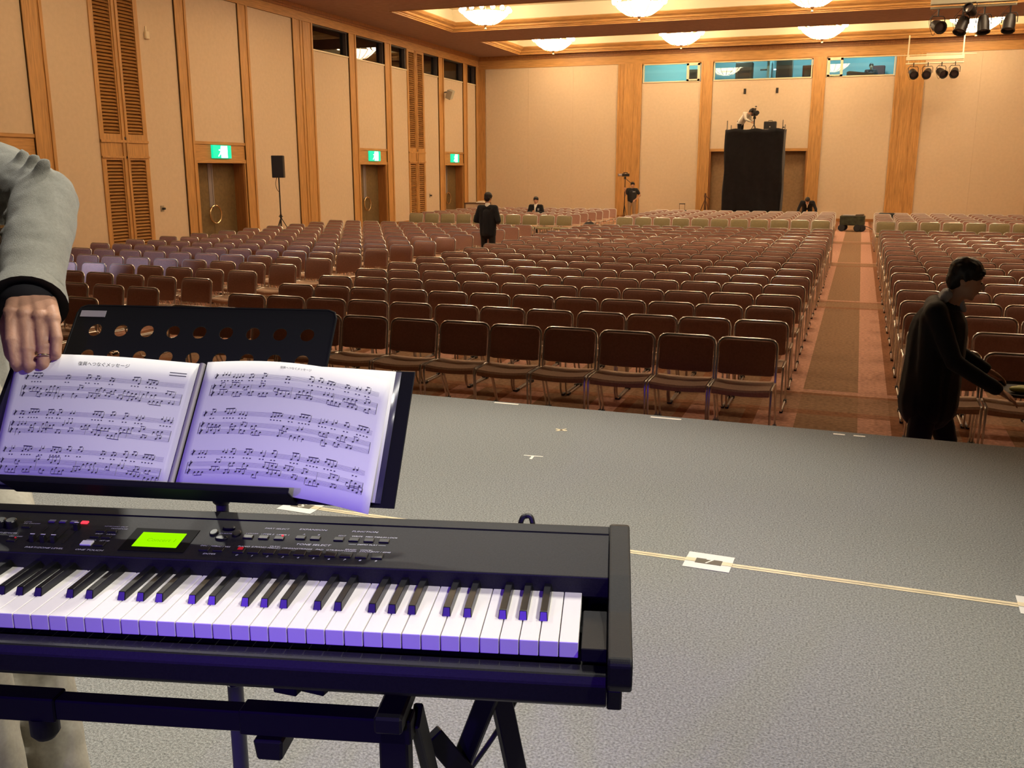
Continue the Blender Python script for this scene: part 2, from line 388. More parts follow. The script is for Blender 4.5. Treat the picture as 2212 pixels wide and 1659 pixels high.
# ---- left wall
wall_l = MB().box(XL - 0.5, XL - 0.42, YB, YF + 0.5, 0, ZC).build('wall_left', 'room_dark'); tag(wall_l, kind='structure')
FZ = 6.95
def lbox(mb, y0, y1, z0, z1, proud, depth=0.42, mi=0): return mb.box(XL - depth, XL + proud, y0, y1, z0, z1, mi)
def pilaster_l(y0, y1, z1=FZ, double=False):
    m = MB(); lbox(m, y0, y1, 0, z1, 0.05); w = (y1 - y0)
    e = min(0.09, w * 0.18)
    for a, b in ((y0, y0 + e), (y1 - e, y1)): lbox(m, a, b, 0, z1, 0.075, 0.0)
    if double:
        for q in (0.36, 0.5): lbox(m, y0 + w * q, y0 + w * q + 0.05, 0, z1, 0.07, 0.0)
    m.build('pilaster', 'wood', wall_l)
def panel_l(y0, y1, z0, z1): lbox(MB(), y0, y1, z0, z1, 0.02).build('panel', 'fabric', wall_l)
for a in ((2.0, 2.55), (4.6, 5.1), (13.85, 14.42), (16.94, 17.50), (22.02, 22.48), (24.83, 25.31), (31.36, 31.88), (34.12, 34.65), (39.12, 39.67), (41.87, 42.35), (43.44, 43.86)): pilaster_l(*a)
for a in ((10.7, 11.9), (27.74, 28.93)): pilaster_l(*a, double=True)
for a in ((YB, -1.5), (-1.5, 2.0), (5.1, 10.7), (11.9, 13.85), (17.50, 18.93), (20.60, 22.02), (25.31, 27.74)): panel_l(*a, 0.0, FZ)
for a in ((2.55, 4.6),): panel_l(*a, 0.0, FZ)
WZ0, WZ1 = 6.10, FZ
for a in ((28.93, 31.36), (34.65, 36.06), (37.65, 39.12), (42.35, 43.44)): panel_l(*a, 0.0, WZ0)
m = MB(); lbox(m, YB, YF + .3, FZ, ZC, 0.05); lbox(m, YB, YF + .3, FZ, FZ + .05, 0.08, 0); lbox(m, YB, YF + .3, ZC - .10, ZC, 0.16, 0, 1); lbox(m, YB, YF + .3, ZC - .17, ZC - .10, 0.10, 0, 1)
m.build('frieze', ['wood_h', 'wood_dark'], wall_l)
# louvres
slat_me = {}
def louvre(y0, y1, single):
    fr = MB(); w = y1 - y0; yc = (y0 + y1) / 2
    cols = ((y0 + .14, yc - .14), (yc + .14, y1 - .14))
    for a, b in ((y0, y0 + .14), (yc - .14, yc + .14), (y1 - .14, y1)): lbox(fr, a, b, 0, FZ, 0.05)
    for a, b in ((yc - .10, yc - .03), (yc + .03, yc + .10)): lbox(fr, a, b, 0, FZ, 0.075, 0)
    for a, b in cols:
        lbox(fr, a, b, 2.43, 3.07, 0.05); lbox(fr, a, b, 0, 0.15, 0.05); lbox(fr, a, b, 6.85, FZ, 0.05)
    lbox(fr, y0, y1, 2.86, 2.92, 0.08, 0); lbox(fr, y0, y1, 2.48, 2.53, 0.08, 0)
    f = fr.build('louvre_frame', 'wood', wall_l)
    MB().box(XL - .41, XL - .36, y0 + .12, y1 - .12, 0.1, 6.9).build('louvre_back', 'wood_dark', f)
    for zz in (2.50, 2.97): MB().lathe([(0.02, 0), (0.035, 0.01), (0.03, 0.03)], 10, (XL + 0.05, yc, zz), 'x').build('keyhole', 'glide', f)
    pitch = 0.082; joined = MB()
    for (a, b) in cols:
        for (z0, z1) in ((0.17, 2.41), (3.09, 6.83)):
            n = int((z1 - z0) / pitch)
            for k in range(n):
                z = z0 + (k + .5) * (z1 - z0) / n
                if single:
                    key = round(b - a, 3)
                    if key not in slat_me: slat_me[key] = MB().obox((0, 0, 0), (0.045, 0, -0.040), (0, (b - a) / 2, 0), (0.006, 0, 0.0075)).mesh('slat', 'wood_slat')
                    inst('slat', slat_me[key], f, (XL - 0.012, (a + b) / 2, z))
                else: joined.obox((XL - 0.012, (a + b) / 2, z), (0.045, 0, -0.040), (0, (b - a) / 2, 0), (0.006, 0, 0.0075))
    if not single: joined.build('slats', 'wood_slat', f, kind='stuff')
louvre(18.93, 20.60, True); louvre(36.06, 37.65, False)
# doors with transoms and ring handles
def torus_half(mb, c, r, t, a0, a1, x, mi=0):
    mb.tube([(x, c[0] + r * math.cos(R_(a0 + (a1 - a0) * i / 16)), c[1] + r * math.sin(R_(a0 + (a1 - a0) * i / 16))) for i in range(17)], t, 8, mi)
def door_l(n, y0, y1, high):
    d = bpy.data.objects.new('door_%d' % n, None); link(d); d['kind'] = 'structure'; d.location = (XL, (y0 + y1) / 2, 0); d['label'] = 'double door with ring handles in the wood panelled side wall'
    P = lambda mb, nm, mt, **k: mb.build(nm, mt, d, world=True, **k)
    P(lbox(lbox(MB(), y0, y0 + .10, 0, 2.42, 0.03), y1 - .06, y1, 0, 2.42, 0.03), 'door_frame', 'wood')
    P(MB().box(XL - .41, XL - .02, y1 - .075, y1 - .06, 0, 2.4), 'reveal', 'wood_dark')
    m = lbox(MB(), y0, y1, 2.38, 2.98, 0.02); lbox(m, y0, y1, 2.38, 2.48, 0.05, 0); lbox(m, y0, y1, 2.90, 2.98, 0.05, 0); P(m, 'transom', 'wood_h')
    P(lbox(MB(), y0, y1, 2.98, high, 0.02), 'panel', 'fabric')
    yc = (y0 + y1 - .06 + .10) / 2 - 0.02; x = XL - .36
    for s, (a, b) in enumerate(((y0 + .10, yc - .004), (yc + .004, y1 - .06))):
        leaf = P(MB().box(x - .05, x, a, b, 0.01, 2.36), 'leaf', 'door', bevel=.004)
        e0, e1 = ((b - .16, b - .005), (a + .005, a + .06))[s]
        P(MB().box(x, x + .012, e0, e1, 1.1, 2.36), 'edge_strip', 'door_strip')
        h = MB(); torus_half(h, (yc, 0.90), 0.26, 0.022, 95 if s == 0 else 85, 265 if s == 0 else -85, x + .07)
        for zz in (1.12, 0.68): h.tube([(x, yc + (-.10 if s == 0 else .10), zz), (x + .07, yc + (-.13 if s == 0 else .13), zz)], 0.014, 6)
        P(h, 'handle', 'brass', smooth=True)
    return d
door_l(1, 14.42, 16.94, FZ); door_l(2, 22.48, 24.83, FZ); door_l(3, 31.88, 34.12, WZ0); door_l(4, 39.67, 41.87, WZ0)
# high windows of the side wall and the dark gallery behind them
for i, (a, b) in enumerate(((28.93, 31.36), (31.88, 34.12), (34.65, 36.06), (37.65, 39.12), (39.67, 41.87), (42.35, 43.44))):
    w = bpy.data.objects.new('window_%d' % (i + 1), None); link(w); w['kind'] = 'structure'; w.location = (XL, (a + b) / 2, WZ0); w['label'] = 'dark interior window high in the side wall'
    f = MB(); lbox(f, a, b, WZ0, WZ0 + .05, 0.04, 0.3); lbox(f, a, b, WZ1 - .03, WZ1, 0.02, 0.3); lbox(f, a, a + .03, WZ0, WZ1, 0.02, 0.3); lbox(f, b - .10, b, WZ0, WZ1, 0.0, 0.3)
    f.build('window_frame', 'frame_dark', w, world=True)
    MB().box(XL + .035, XL + .05, a, b, WZ0 + .0, WZ0 + .045).build('window_sill', 'frame_cream', w, world=True)
    MB().box(XL - .13, XL - .12, a + .02, b - .02, WZ0 + .04, WZ1 - .02).build('pane', 'glass_dark', w, world=True)
for (y0, y1) in ((34.12, 34.65), (31.36, 31.88), (36.06, 37.65), (39.12, 39.67), (41.87, 42.35)): pass
# ---- far wall
wall_f = MB().box(XL, XR, YF + 0.42, YF + 0.5, 0, 5.6).build('wall_back', 'room_dark'); tag(wall_f, kind='structure')
def fbox(mb, x0, x1, z0, z1, proud, depth=0.42, mi=0): return mb.box(x0, x1, YF - proud, YF + depth, z0, z1, mi)
def pilaster_f(x0, x1, wide=False):
    m = MB(); fbox(m, x0, x1, 0, 6.85, 0.05); w = x1 - x0; e = min(.09, w * .18)
    for a, b in ((x0, x0 + e), (x1 - e, x1)): fbox(m, a, b, 0, 6.85, 0.075, 0)
    if wide:
        for q in (.20, .62): fbox(m, x0 + w * q, x0 + w * q + .04, 0, 6.85, 0.07, 0)
    m.build('pilaster', 'wood', wall_f)
def panel_f(x0, x1, z0, z1): fbox(MB(), x0, x1, z0, z1, 0.02).build('panel', 'fabric', wall_f)
pilaster_f(XL, -17.27); pilaster_f(-10.77, -9.66, True); pilaster_f(-7.02, -6.50); pilaster_f(-2.30, -1.76); pilaster_f(0.98, 2.10, True); pilaster_f(8.45, XR)
xs = [-17.27, -15.1, -12.9, -10.77]
for a, b in zip(xs[:-1], xs[1:]): panel_f(a + .002, b - .002, 0, 6.85)
xs = [2.10, 4.2, 6.3, 8.45]
for a, b in zip(xs[:-1], xs[1:]): panel_f(a + .002, b - .002, 0, 6.85)
FWZ0, FWZ1 = 6.0, 6.80
panel_f(-9.66, -8.34, 0, FWZ0); panel_f(-8.34, -7.02, 0, FWZ0); panel_f(-6.50, -2.30, 3.10, FWZ0); panel_f(-1.76, -.4, 0, FWZ0); panel_f(-.4, .98, 0, FWZ0)
for a, b in ((-9.66, -7.02), (-6.50, -2.30), (-1.76, .98)): fbox(MB(), a, b, FWZ1, 6.85, 0.02).build('window_head', 'wood_h', wall_f)
m = MB(); fbox(m, XL, XR, 6.85, ZC, 0.05); fbox(m, XL, XR, ZC - .10, ZC, 0.16, 0, 1); fbox(m, XL, XR, ZC - .18, ZC - .10, 0.10, 0, 1)
m.build('frieze', ['wood_h', 'wood_dark'], wall_f)
# recess behind the camera tower
d = bpy.data.objects.new('door_5', None); link(d); d['kind'] = 'structure'; d.location = (-4.4, YF, 0); d['label'] = 'wide recessed doorway behind the black draped tower'
fbox(MB(), -6.50, -2.30, 2.98, 3.10, 0.03).build('door_head', 'wood_h', d, world=True)
for a, b in ((-6.50, -6.44), (-2.36, -2.30)): MB().box(a, b, YF - .02, YF + .41, 0, 2.98).build('reveal', 'wood_dark', d, world=True)
for a, b in ((-6.44, -4.41), (-4.39, -2.36)): MB().box(a, b, YF + .33, YF + .40, .12, 2.96).build('leaf', 'door_recess', d, world=True)
MB().box(-6.44, -2.36, YF + .30, YF + .41, 0, .12).build('kickboard', 'wood_dark', d, world=True)
fbox(MB(), XL, XR, 0, 0.12, 0.06, 0).build('baseboard_back', 'wood_dark', wall_f)
lbox(MB(), YB, YF, 0, 0.12, 0.06, 0).build('baseboard_left', 'wood_dark', wall_l)
# projection windows of the far wall
def window_f(n, x0, x1, sub):
    w = bpy.data.objects.new('window_%d' % n, None); link(w); w['kind'] = 'structure'; w.location = ((x0 + x1) / 2, YF, FWZ0); w['label'] = 'lit projection room window in the far wall'
    f = MB(); fbox(f, x0, x1, FWZ0, FWZ0 + .05, 0.05, .10); fbox(f, x0, x1, FWZ1 - .035, FWZ1, 0.03, .10); fbox(f, x0, x0 + .04, FWZ0, FWZ1, 0.03, .10); fbox(f, x1 - .04, x1, FWZ0, FWZ1, 0.03, .10)
    f.build('window_frame', 'frame_cream', w, world=True)
    if sub:
        a, b = sub; s = MB()
        for q0, q1 in ((a, a + .10), (b - .10, b)): s.box(q0, q1, YF - .05, YF + .06, FWZ0 + .02, FWZ1 - .02)
        s.box(a, b, YF - .05, YF + .06, FWZ0 + .02, FWZ0 + .11).box(a, b, YF - .05, YF + .06, FWZ1 - .11, FWZ1 - .02)
        s.build('sash', 'frame_cream', w, world=True)
    MB().box(x0 + .03, x1 - .03, YF + .065, YF + .072, FWZ0 + .04, FWZ1 - .03).build('pane', 'glass', w, world=True)
window_f(7, -9.62, -7.06, (-7.66, -7.08)); window_f(8, -6.47, -2.33, None); window_f(9, -1.74, .95, (-1.72, -1.10))
# projection room shell, racks and lamp
r_o = bpy.data.objects.new('wall_projection_room', None); link(r_o); r_o['kind'] = 'structure'
for q in ((-10.4, 1.6, YF + 3.2, YF + 3.3, 5.4, 7.6), (-10.5, -10.4, YF + .5, YF + 3.3, 5.4, 7.6), (1.6, 1.7, YF + .5, YF + 3.3, 5.4, 7.6), (-10.5, 1.7, YF + .42, YF + 3.3, 5.3, 5.4), (-10.5, 1.7, YF + .42, YF + 3.3, 7.6, 7.7)): MB().box(*q).build('room_panel', 'room_teal', r_o)
for x in (-4.2, -7.05): MB().box(x - .05, x + .05, YF + .5, YF + 3.2, 5.4, 7.6).build('partition', 'room_teal', r_o)
wall_r = MB().box(XR, XR + .1, YB, YF + .5, 0, ZC).build('wall_right', 'fabric'); tag(wall_r, kind='structure')
for y in (4.0, 11.0, 16.0, 23.0, 28.0, 33.0, 40.0): MB().box(XR - .05, XR, y, y + .6, 0, ZC).build('pilaster', 'wood', wall_r)
wall_b = MB().box(XL - .5, XR, YB - .2, YB - .1, 0, ZC).build('wall_front', 'curtain'); tag(wall_b, kind='structure')

# ------------------------------------------------------------------ chandeliers
def chandelier(x, y, label, vis=True):
    r = root('chandelier', (x, y, 8.2), 0, label, 'chandelier', 'globe chandeliers in the ceiling coves')
    z0 = -0.62
    MB().lathe([(0.16, 0), (0.16, -.03), (0.04, -.10), (0.025, -.2), (0.025, -.75), (0.10, -.80), (0.12, -.92), (0.05, -1.02), (0.03, -1.08), (0.045, -1.12), (0.0, -1.16)], 12).build('stem', 'brass', r, smooth=True)
    if vis:
        am = CH['arm']; gm = CH['globe']
        for k in range(14):
            a = 2 * math.pi * k / 14; inst('arm', am, r, (0, 0, z0), (0, 0, a)); inst('globe', gm, r, (0.86 * math.cos(a), .86 * math.sin(a), z0 + .12))
        for k in range(9):
            a = 2 * math.pi * (k + .5) / 9; inst('globe', gm, r, (0.56 * math.cos(a), .56 * math.sin(a), z0 - .10))
        for k in range(5):
            a = 2 * math.pi * (k + .25) / 5; inst('globe', gm, r, (0.30 * math.cos(a), .30 * math.sin(a), z0 - .24))
    inst('crystal_bowl', CH['bowl'], r, (0, 0, z0))
CH = {'arm': MB().tube(spline([(0.05, 0, -.25), (0.35, 0, -.34), (0.70, 0, -.12), (0.86, 0, .04)], 4), 0.014, 6).mesh('arm', 'brass', True),
      'globe': MB().ell((0, 0, 0), (0.085, 0.085, 0.085), n=12).mesh('globe', 'globe', 'all'),
      'bowl': MB().lathe([(0.80, .02), (0.76, -.08), (0.62, -.19), (0.42, -.29), (0.2, -.35), (0.05, -.37)], 12).mesh('crystal_bowl', 'crystal')}
CXS = (-13.0, -7.45, -1.88, 3.62)
wh = ('above the side doors', 'above the aisle by the doors', 'above the middle seats', 'above the seats across the aisle')
for x, w_ in zip(CXS, wh): chandelier(x, 33.0, 'glowing globe chandelier in the nearer lit ceiling cove, ' + w_)
for x, w_ in zip(CXS, wh): chandelier(x, 41.0, 'glowing globe chandelier in the cove by the far wall, ' + w_)
for yy, nm in ((24.6, 'third'), (16.4, 'fourth')):
    for x, w_ in zip(CXS, wh): chandelier(x, yy, 'globe chandelier in the %s cove from the far wall, ' % nm + w_, False)

# ------------------------------------------------------------------ exit signs
def exit_sign(yc, z, label, w=.86, h=.37):
    r = root('exit_sign', (XL + .02, yc, z), 0, label, 'exit sign', 'green exit signs over the side doors')
    MB().box(0, .07, -w / 2, w / 2, -h / 2, h / 2).build('housing', 'exit_green', r, bevel=.006)
    p = MB(); x = .0725
    def rect(y0, y1, z0, z1): p.add([(x, y0, z0), (x, y1, z0), (x, y1, z1), (x, y0, z1)], [(0, 1, 2, 3)])
    rect(-.06, .24, -.17, .17)                                        # pictogram doorway, drawn larger to stand in for the sign's white glare
    p.lathe([(0.030, 0), (0.0305, .001)], 12, (x, -.045, .095), 'x')
    for a, b, t in (((-.04, .06), (-.09, -.04), .05), ((-.09, -.04), (-.19, -.13), .035), ((-.06, -.04), (.0, -.15), .035), ((-.05, .05), (-.16, .05), .03), ((-.05, .05), (.04, 0.0), .03)):
        p.bar((x, a[0], a[1]), (x, b[0], b[1]), .001, t, 0, (1, 0, 0)) if False else p.obox((x, (a[0] + b[0]) / 2, (a[1] + b[1]) / 2), (.0005, 0, 0), (0, (b[0] - a[0]) / 2, (b[1] - a[1]) / 2), (0, -(b[1] - a[1]) / math.hypot(b[0] - a[0], b[1] - a[1]) * t / 2, (b[0] - a[0]) / math.hypot(b[0] - a[0], b[1] - a[1]) * t / 2))
    p.build('pictogram', 'exit_white', r)
exit_sign(15.35, 2.72, 'green exit sign partly hidden behind the grey suited arm')
exit_sign(23.65, 2.70, 'green exit sign over the door next to the loudspeaker')
exit_sign(33.05, 2.70, 'green exit sign over the door before the second louvre')
exit_sign(40.80, 2.70, 'green exit sign over the door nearest the far wall')

# ------------------------------------------------------------------ ceiling lamp bars
def theatre_lamp(loc, rz, tilt, s, label, bar_dz):
    r = root('stage_lamp', loc, rz, label, 'spotlight', 'black spotlights on the hanging bars')
    MB().lathe([(0.07 * s, -.17 * s), (0.10 * s, -.16 * s), (0.125 * s, -.02 * s), (0.125 * s, .16 * s), (0.14 * s, .17 * s), (0.14 * s, .19 * s), (0.115 * s, .19 * s), (0.11 * s, .14 * s)], 14, axis='y').build('housing', 'lamp_black', r, smooth=True).rotation_euler = (tilt, 0, 0)
    le = MB().lathe([(0.11 * s, .135 * s), (0.06 * s, .15 * s), (0.0, .155 * s)], 14, axis='y').build('lens', 'lens', r, smooth=True); le.rotation_euler = (tilt, 0, 0)
    y = MB(); y.tube([(-.15 * s, 0, 0), (-.15 * s, 0, .15 * s), (-.12 * s, 0, .20 * s), (.12 * s, 0, .20 * s), (.15 * s, 0, .15 * s), (.15 * s, 0, 0)], .010 * s, 6); y.build('yoke', 'lamp_black', r)
    MB().bar((0, 0, .19 * s), (0, 0, bar_dz), .03, .03).build('clamp', 'lamp_black', r)
    MB().tube(spline([(.02, .02, bar_dz - .05), (.20 * s, .03, .12), (.10, .02, -.20 * s), (0.02, 0, -.05)], 5), .006, 5).build('cord', 'cable', r)
    return r
def hanging_bar(loc, w, label, zc):
    r = root('lamp_bar', loc, 0, label, 'lighting bar', 'hanging lighting bars')
    MB().box(-w / 2, w / 2, -.06, .06, -.07, .07).build('trunking', 'bar_cream', r, bevel=.005)
    MB().tube([(-w / 2, 0, -.20), (w / 2, 0, -.20)], .03, 8).build('pipe', 'bar_cream', r)
    for x in (-w / 2 + .06, w / 2 - .06):
        MB().bar((x, 0, .07), (x, 0, zc), .05, .05).build('hanger', 'bar_cream', r)
        MB().bar((x + .04, 0, -.24), (x + .04, 0, .12), .03, .03).build('strap', 'bar_cream', r)
    return r
hb = hanging_bar((2.37, 42.6, 6.52), 2.12, 'cream lighting bar with four lamps near the far wall', ZC - 6.52)
MB().tube([(-1.49, 0, .13), (1.49, 0, .11)], .018, 6).build('stay_rod', 'bar_cream', hb)
for k, x in enumerate((1.61, 2.14, 2.64, 3.13)):
    theatre_lamp((x, 42.55, 5.95), R_(180 + (10, -12, 25, -8)[k]), R_(-25), 1.25, 'black spotlight on the bar near the far wall, %s from the projection window' % ORD[k + 1], .40)
hb1 = root('lamp_bar', (2.17, 26.0, 6.10), 0, 'pale lighting bar with lamps hanging before the lit coves', 'lighting bar', 'hanging lighting bars')
MB().box(-.93, .93, -.10, .10, -.06, .14).build('trunking', 'bar_pale', hb1, bevel=.005); MB().tube([(-.93, 0, -.13), (.93, 0, -.13)], .03, 8).build('pipe', 'bar_pale', hb1)
for x in (-.8, .8): MB().bar((x, 0, .14), (x, 0, ZC - 6.10), .05, .05).build('hanger', 'bar_pale', hb1)
for k, x in enumerate((1.43, 1.97, 2.43, 2.98)):
    theatre_lamp((x, 26.0, 5.56), R_(180 + (20, -30, 8, -15)[k]), R_((-18, -60, -70, -65)[k]), 1.1, 'black spotlight hanging before the lit coves, %s from the projection window side' % ORD[k + 1], .42)
theatre_lamp((2.12, 25.9, 5.86), R_(150), R_(20), .9, 'small dark lamp clamped high at the middle of the nearer bar', .12)

# ------------------------------------------------------------------ stage lights (out of the frame, over and behind the camera)
sb = root('stage_light_bar', (-1.0, 4.6, 6.7), 0, 'long black lighting bar hanging over the stage front', 'lighting bar')
MB().tube([(-6, 0, 0), (7, 0, 0)], .03, 8).build('pipe', 'lamp_black', sb)
for x in (-5, 6): MB().tube([(x, 0, 0), (x, 0, ZC - 6.7)], .015, 6).build('hanger', 'lamp_black', sb)
for k, (x, tx, ty, pw) in enumerate(((-4.6, -2.6, 3.2, 1.6), (-1.7, -1.4, 3.2, 1.3), (1.2, -.9, 1.0, .9), (4.2, 1.0, 2.6, .2))):
    theatre_lamp((x, 4.6, 6.4), R_(180), R_(-50), 1.0, 'lit stage lamp over the stage front, %s along the bar' % ORD[k + 1], .3)
    spot('stage_lamp_light', (x, 4.45, 6.2), (tx, ty, 1.2), STAGE_W * pw, (1.0, .96, .84), 62, 0.7, .10)
sb2 = root('stage_light_bar', (2.0, .6, 6.2), 0, 'short black lighting bar hanging over the middle of the stage', 'lighting bar')
MB().tube([(-1.5, 0, 0), (1.5, 0, 0)], .03, 8).build('pipe', 'lamp_black', sb2)
for x in (-1.2, 1.2): MB().tube([(x, 0, 0), (x, 0, ZC - 6.2)], .015, 6).build('hanger', 'lamp_black', sb2)
theatre_lamp((2.4, .6, 5.9), R_(120), R_(-50), 1.0, 'lit stage lamp over the middle of the stage', .3)
spot('stage_lamp_light', (2.3, .65, 5.75), (-.75, 1.05, 1.72), KEY_W, (1.0, .95, .86), 30, .7, .10)
for k, (x, y, tx) in enumerate(((-1.3, -2.6, -.85), (.2, -2.6, -.35))):
    r = root('led_flood', (x, y, 2.9), 0, 'blue stage flood light hanging upstage behind the piano, %s of two' % ORD[k + 1], 'spotlight', 'blue flood lights upstage')
    MB().tube([(0, 0, .1), (0, 0, ZC - 2.9)], .02, 8).build('drop_pipe', 'lamp_black', r); MB().lathe([(.10, -.12), (.13, -.05), (.13, .12), (.11, .12), (.10, .06)], 14, (0, 0, 0), 'y').build('housing', 'lamp_black', r)
    spot('led_flood_light', (x, y + .16, 2.88), (tx, 1.0, 1.40), BLUE_W, (.17, .06, 1.0), 23, 1.0, .08)
for k, x in enumerate((-11.0, -6.0, -1.5, 4.0)):  # invented ceiling lamps, added as fill to brighten the front seats and aisle
    r = root('fill_downlight', (x, 11.9, ZC), 0, 'added ceiling fill lamp over the front rows, %s from the side doors' % ORD[k + 1], 'fill lamp')
    MB().lathe([(.14, 0), (.14, -.02), (.11, -.02), (.10, .0)], 16).build('trim_ring', 'brass', r)
    spot('downlight_fill', (x, 11.9, ZC - .05), (x, 10.2, 0), 260, HOUSE, 100, .8, .1)
# bright floor light among the seats by the doors
r = root('led_light_panel', (-11.28, 9.75, 0), R_(8), 'glaring white light panel standing at the edge behind the grey sleeve', 'light panel')
MB().lathe([(0.13, 0), (.13, .02), (.02, .04), (.02, .95)], 10).build('stand', 'lamp_black', r); MB().box(-.30, .30, -.03, .05, .95, 1.42).build('housing', 'lamp_black', r)
MB().box(-.28, .28, -.034, -.03, .97, 1.40).build('light_face', 'lit_panel', r)
spot('light_panel_light', (-11.0, 10.05, 1.35), (-11.6, 15.2, .8), 170, (.42, .60, 1.0), 75, .8, .15)

# ------------------------------------------------------------------ things on and by the walls
r = root('loudspeaker', (-16.28, 24.5, 1.96), R_(25), 'black loudspeaker on a pole beside the second door', 'loudspeaker')
MB().box(-.17, .17, -.16, .16, 0, .64).build('cabinet', 'speaker_black', r, bevel=.012); MB().box(-.15, .15, -.168, -.16, .03, .61).build('grille', 'lamp_black', r)
r = root('speaker_stand', (-16.28, 24.5, 0), 0, 'thin black tripod pole carrying the loudspeaker', 'speaker stand')
MB().tube([(0, 0, .35), (0, 0, 1.96)], .02, 8).build('pole', 'speaker_black', r); MB().lathe([(.035, .78), (.035, .88)], 10).build('collar', 'speaker_black', r); MB().bar((-.07, 0, .83), (.07, 0, .83), .02, .02).build('knob', 'speaker_black', r)
for k in range(3):
    a = 2.1 * k + .4; MB().tube([(0, 0, .8), (.45 * math.cos(a), .45 * math.sin(a), .02)], .013, 6).build('leg', 'speaker_black', r)
MB().tube(spline([(-.03, -.05, 1.98), (-.08, -.06, 1.8), (-.05, -.05, 1.62), (0, -.02, 1.55)], 5), .008, 5).build('cord', 'cable', r)
r = root('wall_projector', (XL + .02, 39.75, 5.42), 0, 'grey wall mounted flood lamp under a high window', 'wall lamp')
MB().bar((0, 0, .1), (.25, 0, .12), .05, .05).build('bracket', 'pipe_grey', r); MB().obox((.32, -.05, 0), (.12, 0, -.05), (0, .15, .03), (.07, -.02, .17)).build('housing', 'bar_pale', r, bevel=.01)
r = root('wall_sensor', (XL + .02, 20.89, 5.58), 0, 'small cream wall sensor high beside the first louvre', 'sensor'); MB().box(0, .07, -.07, .07, -.10, .10).build('case', 'frame_cream', r, bevel=.015); MB().box(0, .02, -.02, .02, .10, .22).build('tube_end', 'frame_cream', r)
for y, z, lb in ((20.98, 1.17, 'small metal wall socket beside the first louvre'), (38.08, 1.09, 'small metal wall socket beside the second louvre')):
    r = root('wall_socket', (XL + .02, y, z), 0, lb, 'socket'); MB().box(0, .012, -.07, .07, -.08, .08).build('plate', 'plate_metal', r, bevel=.004); MB().lathe([(.03, 0), (.03, .08), (.02, .09)], 10, (.01, .01, 0), 'x').build('plug', 'glide', r)
for x, lb in ((-5.09, 'small dark wall hook under the wide window, toward the side doors'), (-3.72, 'small dark wall hook under the wide window, toward the lighting bar')):
    r = root('wall_hook', (x, YF - .02, 5.52), 0, lb, 'hook'); MB().box(-.05, .05, -.02, 0, -.10, .12).build('plate', 'glide', r); MB().tube([(0, -.02, .08), (0, -.12, .05), (0, -.13, -.06), (.03, -.10, -.10)], .02, 6).build('arm', 'glide', r)

# ------------------------------------------------------------------ projection room contents
point('projection_room_light', (-8.6, YF + 1.2, 7.35), 190, (.62, 1.0, .92), .2); point('projection_room_light', (-5.6, YF + 1.4, 7.35), 110, (.6, .95, .95), .2); point('projection_room_light', (-2.9, YF + 1.4, 7.35), 90, (.55, .95, .98), .2); point('projection_room_light', (.1, YF + 1.4, 7.35), 120, (.55, .95, .98), .2)
for (x, y, w, h, z, mt, lb) in ((-7.62, 45.3, .45, .75, 5.9, 'rack_brown', 'brown monitor rack inside the window nearest the wide pilaster'), (-5.35, 45.5, .75, 1.2, 5.7, 'rack_brown', 'tall brown film projector behind the wide window'), (-3.6, 45.5, .70, 1.25, 5.7, 'rack_brown', 'second brown film projector behind the wide window'), (-2.55, 45.2, .5, .95, 5.7, 'rack_red', 'dark reddish rack at the end of the wide window')):
    r = root('equipment_rack', (x, y, 5.4), 0, lb, 'equipment rack'); MB().box(-w / 2, w / 2, -.25, .25, 0, z - 5.4 + h).build('cabinet', mt, r, bevel=.02)
    MB().box(-w * .35, w * .35, -.27, -.25, z - 5.4 + h * .35, z - 5.4 + h * .8).build('fascia', 'frame_dark', r); MB().box(-w * .2, w * .2, -.275, -.27, z - 5.4 + h * .15, z - 5.4 + h * .25).build('meter', 'tag_grey', r)
for x, z, lb in ((-4.3, 6.62, 'lamp tube in the projection room over the first projector'), (-6.1, 6.60, 'lamp tube in the projection room toward the side doors')):
    r = root('tube_lamp', (x, 46.4, z), 0, lb, 'lamp'); MB().box(-.45, .45, -.05, .05, 0, .06).build('housing', 'frame_dark', r); MB().box(.15, .42, -.055, -.05, .0, .045).build('tube', 'lit_panel', r)
r = root('desk', (-.3, 44.75, 5.4), 0, 'pale desk edge inside the window beside the wide pilaster', 'desk'); MB().box(-.9, 1.2, -.25, .3, .62, .68).build('top', 'room_teal', r); MB().box(-.85, -.8, -.2, .2, 0, .62).build('leg', 'room_teal', r); MB().box(1.1, 1.15, -.2, .2, 0, .62).build('leg', 'room_teal', r)
r = root('control_console', (-.35, 44.7, 6.08), 0, 'dark control console in front of the person in the window', 'console'); MB().prism([(-.6, 0), (.5, 0), (.5, .10), (-.5, .22), (-.6, .18)], -.2, .2, 'y').build('case', 'frame_dark', r)
r = root('office_chair', (.35, 46.3, 5.4), 0, 'dark red high backed chair behind the person in the window', 'chair')
MB().box(-.26, .26, -.25, .25, .42, .52).build('seat', 'rack_red', r, bevel=.03); MB().box(-.26, .26, .20, .30, .55, 1.28).build('backrest', 'rack_red', r, bevel=.04); MB().lathe([(.28, 0), (.28, .04), (.03, .06), (.03, .42)], 10).build('base', 'frame_dark', r)
